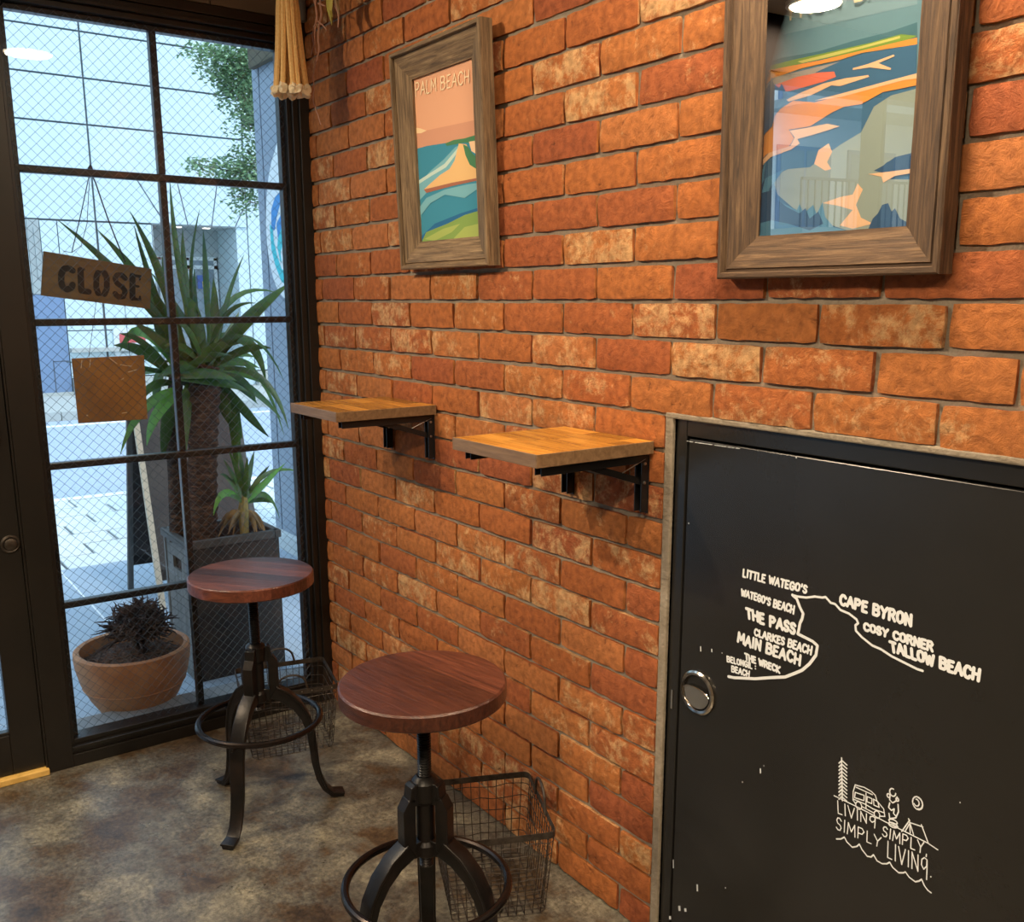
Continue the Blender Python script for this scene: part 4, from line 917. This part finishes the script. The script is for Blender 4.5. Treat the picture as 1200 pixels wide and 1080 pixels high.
bb('service_column', FACG, BX-.06, BX-.01, 1.25, 1.41, 1.52, 2.56); bb('service_column', FACG, BX-.02, BX+.01, 1.33, 1.37, 1.75, 2.45)
dd = bb('metal_door', BLUEDOOR, BX-.04, BX, -7.2, 1.64, .10, 1.51, label='blue grey metal shutter wall')
hat = on(0, BX, 62, 423); h2 = on(0, BX, 85, 460)
mb = MB()
for a in ((hat.y, hat.y+.012, h2.z, hat.z), (hat.y, 1.63, h2.z, h2.z+.012), (hat.y, 1.63, hat.z-.012, hat.z)): mb.box(0, .006, a[0], a[1], a[2], a[3])
obj('hatch_outline', mb, DKLINE, dd)
bb('base_course', BASEST, BX-.05, BX+.05, -8, 2.97, .05, .10); bb('base_course', BASEST, BX-.05, BX+.10, 1.66, 2.97, .05, .28); bb('base_course', BASEST, BX-.05, BX+.10, 4.49, 4.75, .05, .28)
# shelf-like ledge, notice board
bb('ledge', BASEST, BX-.02, BX+.12, 1.66, 2.95, .68, .74)
nb = bb('notice_board', EXTWHITE, BX-.01, BX+.05, 2.28, 2.80, .60, 1.02); bb('notice', REDP, BX+.05, BX+.056, 2.36, 2.74, .80, .93); bb('notice', FACG, BX+.05, BX+.056, 2.36, 2.74, .64, .76)
# entrance recess
bb('recess_wall', FACG, -14.2, -14.15, 2.985, 4.48, 0, 2.6); bb('recess_side', FAC, -14.2, BX-.03, 4.30, 4.48, 0, 2.6); bb('recess_side', FACG, -14.2, BX-.03, 2.985, 3.0, 0, 2.6); bb('recess_floor', BASEST, -14.2, BX, 2.985, 4.48, 0, .06); bb('recess_ceiling', FACG, -14.2, BX-.03, 3.0, 4.30, 2.56, 2.62)
ef = MB()
for y in (3.02, 3.30, 3.36, 3.76, 3.82, 4.22): ef.box(-1.0, -.94, y, y+.05, .06, 2.12)
for z in (.06, 1.94, 2.08): ef.box(-1.0, -.94, 3.02, 4.27, z, z+.06)
obj('entrance_frame', ef, EXTWHITE, BL)
bb('entrance_glass', EXTGLASS, BX-.99, BX-.97, 3.05, 4.25, .1, 2.1)
bb('lintel', FACG, BX-.98, BX-.90, 3.0, 4.30, 2.14, 2.56)
bb('poster', BLUP, BX-.93, BX-.925, 3.92, 4.12, 1.62, 1.84); bb('poster', YELP, BX-.924, BX-.92, 4.0, 4.12, 1.64, 1.74)
bb('downlight', emis('far_light', (1, .95, .85), 2), BX-.3, BX-.22, 3.4, 3.5, 2.545, 2.558); bb('downlight', bpy.data.materials['far_light'], BX-.3, BX-.22, 3.85, 3.95, 2.545, 2.558)
bb('door_handle', DKLINE, BX-.93, BX-.90, 3.78, 3.80, .9, 1.2)
bb('intercom', YELP, BX, BX+.03, 4.52, 4.56, 1.1, 1.2)
def br3(p, q): a = on(0, BX+.001, *p); b = on(0, BX+.001, *q); ribbon(mb, [a-Vector((BX, 0, 0)), b-Vector((BX, 0, 0))], .018, (1, 0, 0))
mb = MB()
for p, q_ in (((160, 210), (189, 255)), ((208, 215), (220, 263)), ((254, 218), (248, 265)), ((286, 243), (276, 265))): br3(p, q_)
o = obj('canopy_seams', mb, DKLINE, BL, label='dark slanting seams above the entrance')
# far building of the same street, seen only in the picture glass
B2 = thing('building', 'white block with balconies further along the street, seen in the picture glass', 'building', (-12.5, -22, 0))
obj('wall', MB().box(-6, 0, -9, 7, 0, 12), EXTWHITE, B2)
for zz in (2.2, 5.0, 7.8):
    obj('balcony', MB().box(0, 1.2, -6, 5, zz, zz+.18), FACG, B2)
    mb = MB()
    for k in range(45): mb.box(1.12, 1.15, -6+k*.25, -5.97+k*.25, zz+.18, zz+1.2)
    mb.box(1.1, 1.17, -6, 5, zz+1.2, zz+1.26); obj('railing', mb, DKLINE, B2)
    for k in range(4): w0 = obj('window', MB().box(0, .05, -5.6+k*2.7, -3.6+k*2.7, zz+.2, zz+2.1), BLUEDOOR, B2); obj('pane', MB().box(.05, .06, -5.5+k*2.7, -4.65+k*2.7, zz+.3, zz+2.0).box(.05, .06, -4.55+k*2.7, -3.7+k*2.7, zz+.3, zz+2.0), EXTGLASS, w0)
# ---------------------------------------------------------------- side pillar, surfboard sign, beige box
PL = thing('outer_pillar', 'blue grey panelled outer wall beside the window, right', 'wall', (-2.5, .74, 0))
obj('panel', MB().box(0, .092, 0, .6, .09, 3.6), PILLAR, PL, bevel=.003); obj('panel', MB().box(.104, 2.16, 0, .6, .09, 3.6), PILLAR, PL, bevel=.003)
obj('core', MB().box(.02, 2.15, .01, .58, 0, 3.55), FACD, PL); obj('plinth', MB().box(.02, 2.16, -.03, .6, -.02, .09), TILE, PL, bevel=.004)
T = thing('surfboard_sign', 'white surfboard shaped sign with turquoise wave on the outer pillar', 'sign', (-2.10, .735, 1.83))
def ov(f, a): 
    s = math.sin(a); c = math.cos(a); return Vector((.265*f*c*(1-.10*s), 0, .40*f*s+(.0 if s < .95 else .02)))
SW = mat('sign_white', (.80, .84, .84), .35); TQ = mat('turquoise', (.02, .56, .62), .4); BL_ = mat('sea_blue', (.01, .25, .62), .4)
mb = MB(); ring = [ov(1, 2*PI*k/48) for k in range(48)]
mb.prism([p+Vector((0, -.012, 0)) for p in ring], (0, .010, 0)); obj('sign_body', mb, SW, T, bevel=.002)
def sp(u, v): return onpl(Vector((0, .7225, 0)), Vector((0, 1, 0)), u, v)-Vector((-2.10, .735, 1.83))
mb = MB(); ms = [TQ, BL_, SW]
def pg(k, pts, d=0): mb.cm = k; n = len(mb.v); mb.v += [tuple(sp(*p)+Vector((0, -.0004-d, 0))) for p in pts]; mb.f.append(tuple(range(n, n+len(pts)))); mb.m.append(k)
pg(1, [(326, 227), (330, 222), (328, 240), (324, 255), (322, 270), (318, 268), (318, 245), (322, 232)])
pg(0, [(316, 262), (320, 268), (321, 282), (325, 300), (330, 315), (345, 325), (345, 340), (330, 330), (323, 312), (318, 292)])
pg(1, [(330, 208), (345, 200), (345, 214), (333, 216)], .0002)
pg(0, [(327, 262), (345, 250), (345, 292), (334, 296), (329, 308), (325, 290)], .0002)
pg(1, [(324, 262), (330, 250), (345, 232), (345, 246), (331, 262), (326, 280)], .0004)
pg(2, [(329, 296), (336, 270), (345, 262), (345, 268), (337, 280), (333, 300), (331, 312)], .0006)
obj('wave_print', mb, ms, T, tri=True, label='turquoise and blue breaking wave')
box('beige_box', BEIGE, None, -2.44, -1.2, .700, .735, 2.65, 2.80, bevel=.004)
tag(bpy.data.objects['beige_box'], 'beige box beam high on the outer pillar, top right of the window', 'box')
# ---------------------------------------------------------------- planter with yucca
T = thing('planter_box', 'tall dark wooden planter box outside the window holding the yucca', 'planter', (-.93, -.35, gz))
LX_, LY_, HZ = .305, .36, .565
obj('front_board', MB().box(LX_-.02, LX_, .02, LY_-.02, .0, HZ-.03), PLANTFRONT, T)
obj('back_board', MB().box(0, .02, .02, LY_-.02, .0, HZ-.03), PLANTFRONT, T)
mb = MB(); mb.box(.02, LX_-.02, .004, .016, 0, .425); mb.box(.02, .10, .004, .016, .425, .475); mb.box(.205, LX_-.02, .004, .016, .425, .475); mb.box(.02, LX_-.02, .004, .016, .475, HZ-.03)
obj('side_board', mb, GREYWOOD, T, label='grey weathered side board with hand hole')
obj('side_board', MB().box(.02, LX_-.02, LY_-.016, LY_-.004, 0, HZ-.03), PLANTFRONT, T)
for x in (0, LX_-.022):
    for y in (0, LY_-.022): obj('corner_post', MB().box(x, x+.022, y, y+.022, 0, HZ), GREYWOOD if y == 0 else PLANTFRONT, T, bevel=.002)
mb = MB(); e = .008
mb.box(-e, LX_+e, -e, .018, HZ-.03, HZ); mb.box(-e, LX_+e, LY_-.018, LY_+e, HZ-.03, HZ); mb.box(-e, .018, .018, LY_-.018, HZ-.03, HZ); mb.box(LX_-.018, LX_+e, .018, LY_-.018, HZ-.03, HZ)
obj('rim', mb, mat('planter_rim', (.05, .043, .037), .6), T, bevel=.003)
obj('soil', MB().box(.02, LX_-.02, .02, LY_-.02, .30, HZ-.085), SOIL, T)
def blade(P3, w_, nrm, seg=9, fold=.25):
    """tapering folded leaf along a quadratic curve"""
    a, m, b = [Vector(p) for p in P3]; rings = []
    for i in range(seg+1):
        t = i/seg; p = a*(1-t)**2+m*2*t*(1-t)+b*t*t; d = ((m-a)*(1-t)+(b-m)*t).normalized()
        s = d.cross(nrm)
        if s.length < .1: s = d.cross(Vector((0, 0, 1)))
        s.normalize(); n_ = s.cross(d).normalized()
        k = w_/2*(.42+.58*math.sin(min(1, t/.45)*PI/2))*(1-max(0, (t-.45)/.55)**1.7) + .0008
        rings.append([p-s*k, p+n_*k*fold, p+s*k, p-n_*.0008+n_*k*fold*.2])
    return MB().loft(rings)
YC = Vector((-.77, -.18, .50))
YU = thing('yucca_plant', 'tall yucca with long green sword leaves and brown trunk in the planter', 'plant', YC)
def yp(u, v, x): return on(0, x, u, v)-YC
# trunk
tb = [(236, 640), (238, 600), (237, 550), (238, 500), (240, 450), (244, 425)]; rad = [.056, .054, .055, .056, .060, .040]
pts = []; rr_ = []
for i in range(len(tb)-1):
    for k in range(8): f = k/8; pts.append(yp(tb[i][0]+(tb[i+1][0]-tb[i][0])*f, tb[i][1]+(tb[i+1][1]-tb[i][1])*f, -.77)); rr_.append(rad[i]+(rad[i+1]-rad[i])*f+(.004 if k % 2 else -.003))
obj('trunk', MB().tube(pts, rr_, 14), BARK, YU, smooth=.9)
obj('trunk', MB().tube([yp(208, 634, -.84), yp(206, 560, -.84), yp(204, 500, -.84), yp(206, 440, -.84)], [.030, .030, .034, .026], 12), BARK, YU, smooth=True)
leafdef = [
 (225, 425, 165, 335, 67, 257, .040), (222, 430, 190, 345, 113, 268, .042), (218, 430, 200, 330, 152, 247, .036), (214, 436, 178, 340, 157, 264, .026), (205, 430, 165, 355, 140, 412, .046),
 (210, 440, 150, 425, 78, 424, .022), (212, 455, 160, 465, 141, 532, .036), (214, 460, 178, 475, 172, 522, .040), (208, 450, 195, 490, 190, 540, .050), (232, 430, 214, 340, 214, 268, .034),
 (245, 400, 242, 330, 238, 268, .058), (236, 400, 212, 335, 234, 245, .022), (228, 400, 205, 310, 199, 212, .024), (250, 425, 280, 375, 342, 330, .056), (240, 420, 258, 322, 326, 343, .022),
 (252, 420, 262, 350, 286, 298, .020), (258, 402, 300, 372, 332, 444, .034), (262, 398, 300, 385, 312, 448, .040), (258, 420, 305, 410, 333, 510, .024), (262, 432, 318, 425, 338, 502, .026), (262, 440, 298, 450, 331, 492, .034),
 (250, 440, 268, 480, 284, 514, .066), (262, 450, 288, 485, 315, 512, .036), (245, 440, 225, 380, 176, 318, .034), (232, 440, 200, 405, 150, 372, .038), (230, 445, 196, 425, 160, 440, .040), (236, 450, 222, 500, 205, 520, .050),
 (242, 440, 255, 380, 250, 325, .042), (238, 440, 225, 370, 228, 315, .040), (250, 430, 290, 400, 318, 408, .030), (228, 440, 198, 380, 190, 300, .038), (256, 440, 285, 440, 300, 470, .044), (215, 440, 190, 400, 176, 350, .046),
 (205, 450, 175, 440, 158, 480, .030), (212, 445, 200, 400, 205, 350, .044), (222, 450, 210, 490, 215, 550, .054), (262, 460, 280, 470, 276, 560, .050), (245, 410, 262, 350, 300, 355, .020), (238, 415, 222, 450, 226, 500, .05),
 (246, 425, 270, 395, 280, 365, .034), (200, 440, 178, 420, 184, 500, .042)]
rs = random.Random(3)
for i, (a, b, c, d, e_, f_, w_) in enumerate(leafdef):
    x0 = -.77+rs.uniform(-.03, .03)-(.05 if a < 220 else 0); x2 = x0+rs.uniform(-.24, .22); x1 = (x0+x2)/2+rs.uniform(-.05, .05)
    nrm = Vector((1, rs.uniform(-.8, .8), rs.uniform(-.2, .7))).normalized()
    obj('leaf', blade((yp(a, b, x0), yp(2*c-(a+e_)/2, 2*d-(b+f_)/2, x1) if False else yp(c, d, x1), yp(e_, f_, x2)), w_, nrm, 9), LEAF2 if i in (4, 6, 7) else LEAF, YU, smooth=1.2)
for i in range(26):
    a = (205, 442) if i % 3 == 0 else (240, 428); an = rs.uniform(-PI*.15, PI*1.15); L_ = rs.uniform(60, 105); x0 = -.79; x2 = x0+rs.choice((-1, 1))*rs.uniform(.1, .3)
    tx_, ty_ = a[0]+L_*math.cos(an)*.9, a[1]-L_*math.sin(an)+20; mx_, my_ = a[0]+L_*.55*math.cos(an)*.9, a[1]-L_*.7*math.sin(an)
    obj('leaf', blade((yp(*a, x0), yp(mx_, my_, (x0+x2)/2), yp(tx_, ty_, x2)), rs.uniform(.03, .05), Vector((1, rs.uniform(-1, 1), .3)).normalized(), 7), LEAF, YU, smooth=1.2)
YR = thing('young_yucca', 'small yucca rosette with dried lower leaves at the planter edge', 'plant', on(0, -.72, 286, 618))
YC = Vector(YR.location)
obj('stem', MB().tube([yp(287, 632, -.72), yp(285, 600, -.72), yp(286, 580, -.72)], [.016, .022, .014], 10), mat('young_stem', (.30, .22, .07), .8), YR, smooth=True)
for i, (c, d, e_, f_, w_) in enumerate([(258, 558, 250, 604, .028), (266, 552, 258, 556, .020), (300, 575, 334, 543, .030), (305, 540, 350, 552, .018), (276, 560, 262, 538, .020), (285, 545, 278, 520, .026), (292, 550, 298, 528, .026), (302, 560, 316, 545, .024), (315, 560, 328, 608, .024), (280, 570, 270, 548, .024), (295, 570, 308, 560, .022), (272, 575, 256, 580, .02), (305, 580, 322, 590, .022), (288, 560, 290, 535, .02), (282, 556, 268, 528, .02)]):
    obj('leaf', blade((yp(286, 590, -.72), yp(c, d, -.72+rs.uniform(-.06, .06)), yp(e_, f_, -.72+rs.uniform(-.1, .1))), w_, Vector((1, rs.uniform(-.6, .6), .4)).normalized(), 8), LEAF2 if i in (0, 2) else LEAF, YR, smooth=1.2)
for i in range(20):
    an = rs.uniform(-.2, PI+.2); L_ = rs.uniform(16, 34)
    obj('dried_leaf', blade((yp(286, 600, -.72), yp(286+L_*.6*math.cos(an), 596, -.72+rs.uniform(-.05, .05)), yp(286+L_*math.cos(an), 612+rs.uniform(0, 20), -.72+rs.uniform(-.08, .08))), rs.uniform(.012, .024), Vector((1, rs.uniform(-.8, .8), .2)).normalized(), 5), DEADLEAF, YR, smooth=1.2)
# ---------------------------------------------------------------- terracotta bowl with dry shrub
bc = Vector((-.490, -.605, gz))
T = thing('terracotta_bowl', 'wide terracotta bowl outside the lower window panes', 'pot', bc)
obj('bowl', MB().lathe([(0, 0), (.095, 0), (.105, .012), (.150, .085), (.178, .150), (.190, .205), (.193, .235), (.192, .256), (.184, .262), (.172, .258), (.170, .235), (.165, .190), (.0, .185)], seg=56), TERRA, T, smooth=.6)
obj('groove', MB().tube([(.1705*math.cos(2*PI*k/48), .1705*math.sin(2*PI*k/48), .130) for k in range(48)], .0025, 6, closed=True), TERRA, T, smooth=True)
mb = MB(); R = []
for r in (.168, .12, .07, .001):
    R.append([Vector((r*math.cos(2*PI*k/40), r*math.sin(2*PI*k/40), .215+(.17-r)*.10+.012*noise.noise(Vector((r*40*math.cos(2*PI*k/40), r*40*math.sin(2*PI*k/40), 1))))) for k in range(40)])
mb.loft(R); obj('soil', mb, SOIL, T)
mb = MB()
for i in range(260):
    a = rs.uniform(0, 2*PI); r = .165*math.sqrt(rs.random()); p = Vector((r*math.cos(a), r*math.sin(a), .222+(.17-r)*.1)); d = Vector((rs.uniform(-1, 1), rs.uniform(-1, 1), rs.uniform(-.1, .5))).normalized()*rs.uniform(.01, .03)
    mb.tube([p-d*.5, p+d*.5], .0018, 4)
o = obj('litter', mb, mat('litter', (.13, .075, .055), .95), T); o['kind'] = 'stuff'
T = thing('dry_shrub', 'dead dark brown shrub of curly twigs in the terracotta bowl', 'plant', bc+Vector((0, .02, .24)))
mb = MB().tube([(0, 0, -.02), (.0, .01, .03), (0, .02, .07)], [.03, .024, .018], 8); obj('stem', mb, TWIG, T)
mb = MB()
for i in range(760):
    a = rs.uniform(0, 2*PI); el = rs.uniform(-.08, 1.0)*PI/2; R0 = rs.uniform(.02, .078); d = Vector((math.cos(a)*math.cos(el), math.sin(a)*math.cos(el), math.sin(el)))
    p = Vector((0, .01, .062))+Vector((d.x*R0*1.25, d.y*R0*1.25, d.z*R0*1.15)); pts = [p]
    dd_ = d.copy()
    dd_ = (dd_+Vector((rs.uniform(-1, 1), rs.uniform(-1, 1), rs.uniform(-1, 1)))*.9).normalized()
    for k in range(5): dd_ = (dd_+Vector((rs.uniform(-1, 1), rs.uniform(-1, 1), rs.uniform(-.8, .8)))*.75).normalized(); pts.append(pts[-1]+dd_*rs.uniform(.008, .015))
    mb.tube(pts, [.0032, .0034, .0030, .0028, .002, .0012], 4)
for i in range(14):
    a = rs.choice((-1.7, -1.4, 1.6, 2.5, 0, 3.5))+rs.uniform(-.3, .3); p = Vector((0, 0, .06)); pts = [p]; dd_ = Vector((math.cos(a), math.sin(a), rs.uniform(.1, .7))).normalized()
    for k in range(8): dd_ = (dd_+Vector((rs.uniform(-.3, .3), rs.uniform(-.3, .3), rs.uniform(-.35, .15)))).normalized(); pts.append(pts[-1]+dd_*.020)
    mb.tube(pts, [.004]*6+[.003, .002, .001], 4)
o = obj('twigs', mb, TWIG, T); o['kind'] = 'stuff'
# ---------------------------------------------------------------- folding board sign outside
top = on(0, -1.97, 149, 472); b1 = on(2, gz, 150, 692); b2 = on(2, gz, 188, 716)
T = thing('sandwich_board', 'dark folding sandwich board behind the yucca on the porch', 'sign', b1)
wv = Vector((.02, .52, 0)); T0 = Vector(T.location)
def panel(base, tp, side, name):
    a = base-T0; t_ = tp-T0; nn = (t_-a).cross(wv).normalized()*.012
    f = lambda s, k: a.lerp(t_, s)+wv*k
    P8 = lambda s0, s1, k0, k1: [f(s0, k0)-nn, f(s0, k1)-nn, f(s0, k1)+nn, f(s0, k0)+nn, f(s1, k0)-nn, f(s1, k1)-nn, f(s1, k1)+nn, f(s1, k0)+nn]
    o = obj('board_panel', MB().hexa(P8(.14, 1, .05, .95)), BOARDBLK, T)
    obj('stile', MB().hexa(P8(0, 1, 0, .05)), CREAMW if side else GREYWOOD, T); obj('stile', MB().hexa(P8(0, 1, .95, 1)), GREYWOOD, T)
    obj('crossbar', MB().hexa(P8(.14, .19, .05, .95)), BOARDBLK, T)
panel(b1, top+Vector((-.02, 0, 0)), 0, 'a'); panel(b2, top+Vector((.02, .01, 0)), 1, 'b')
# ---------------------------------------------------------------- trees across
def tree(base, blobs, label, seed, leafsz=.07, n=900, trunk=.10):
    t = thing('street_tree', label, 'tree', base); r = random.Random(seed); B = Vector(base)
    top_ = max(b[0].z for b in blobs); c = sum((b[0] for b in blobs), Vector())/len(blobs)-B
    obj('trunk', MB().tube([(0, 0, 0), (.03, .04, top_*.4), (.0, .05, top_*.9)], [trunk, trunk*.8, trunk*.4], 8), BARK2, t, smooth=True)
    mbb = MB(); mb = MB()
    for ce, ra in blobs:
        p = ce-B; obj('branch', MB().tube([(0, .05, max(.5, p.z-.35)), Vector((p.x*.5, p.y*.5, p.z-.12)), p], [.018, .010, .005], 6), BARK2, t)
        for i in range(int(n*ra.x*ra.z*2.2)):
            d = Vector((r.gauss(0, .5), r.gauss(0, .5), r.gauss(0, .5)))
            if d.length > 1.1: continue
            q = p+Vector((d.x*ra.x, d.y*ra.y, d.z*ra.z)); u = Vector((r.uniform(-1, 1), r.uniform(-1, 1), r.uniform(-.6, .3))).normalized()*leafsz*r.uniform(.6, 1.2); v_ = u.cross(Vector((r.uniform(-1, 1), r.uniform(-1, 1), 1))).normalized()*leafsz*.28
            mb.quad(q, q+u*.5+v_, q+u, q+u*.5-v_)
    o = obj('foliage', mb, TREELEAF, t); o['kind'] = 'stuff'
    return t
V = Vector
def at8(u, v, x=-8.2): return on(0, x, u, v)
tree((-8.2, 4.3, -.02), [(at8(240, 62), V((.30, .30, .16))), (at8(262, 75), V((.32, .32, .26))), (at8(280, 100), V((.3, .3, .3))), (at8(270, 95), V((.25, .25, .2))), (at8(290, 62), V((.4, .4, .25))),
   (at8(230, 192), V((.16, .16, .10))), (at8(262, 200), V((.30, .30, .18))), (at8(285, 205), V((.30, .30, .24))), (at8(286, 235), V((.22, .22, .22))), (at8(296, 190), V((.3, .3, .3))), (at8(305, 120), V((.5, .5, .5)))], 'leafy green street tree leaning in behind the outer pillar', 5, .060, 4200)
tree((-15.5, 6.6, -.02), [(V((-15.5, 6.0, 4.9)), V((.8, .7, .7))), (V((-15.5, 6.0, 5.7)), V((.7, .7, .5)))], 'darker tree behind the corner of the panelled building', 8, .10, 3200, .14)
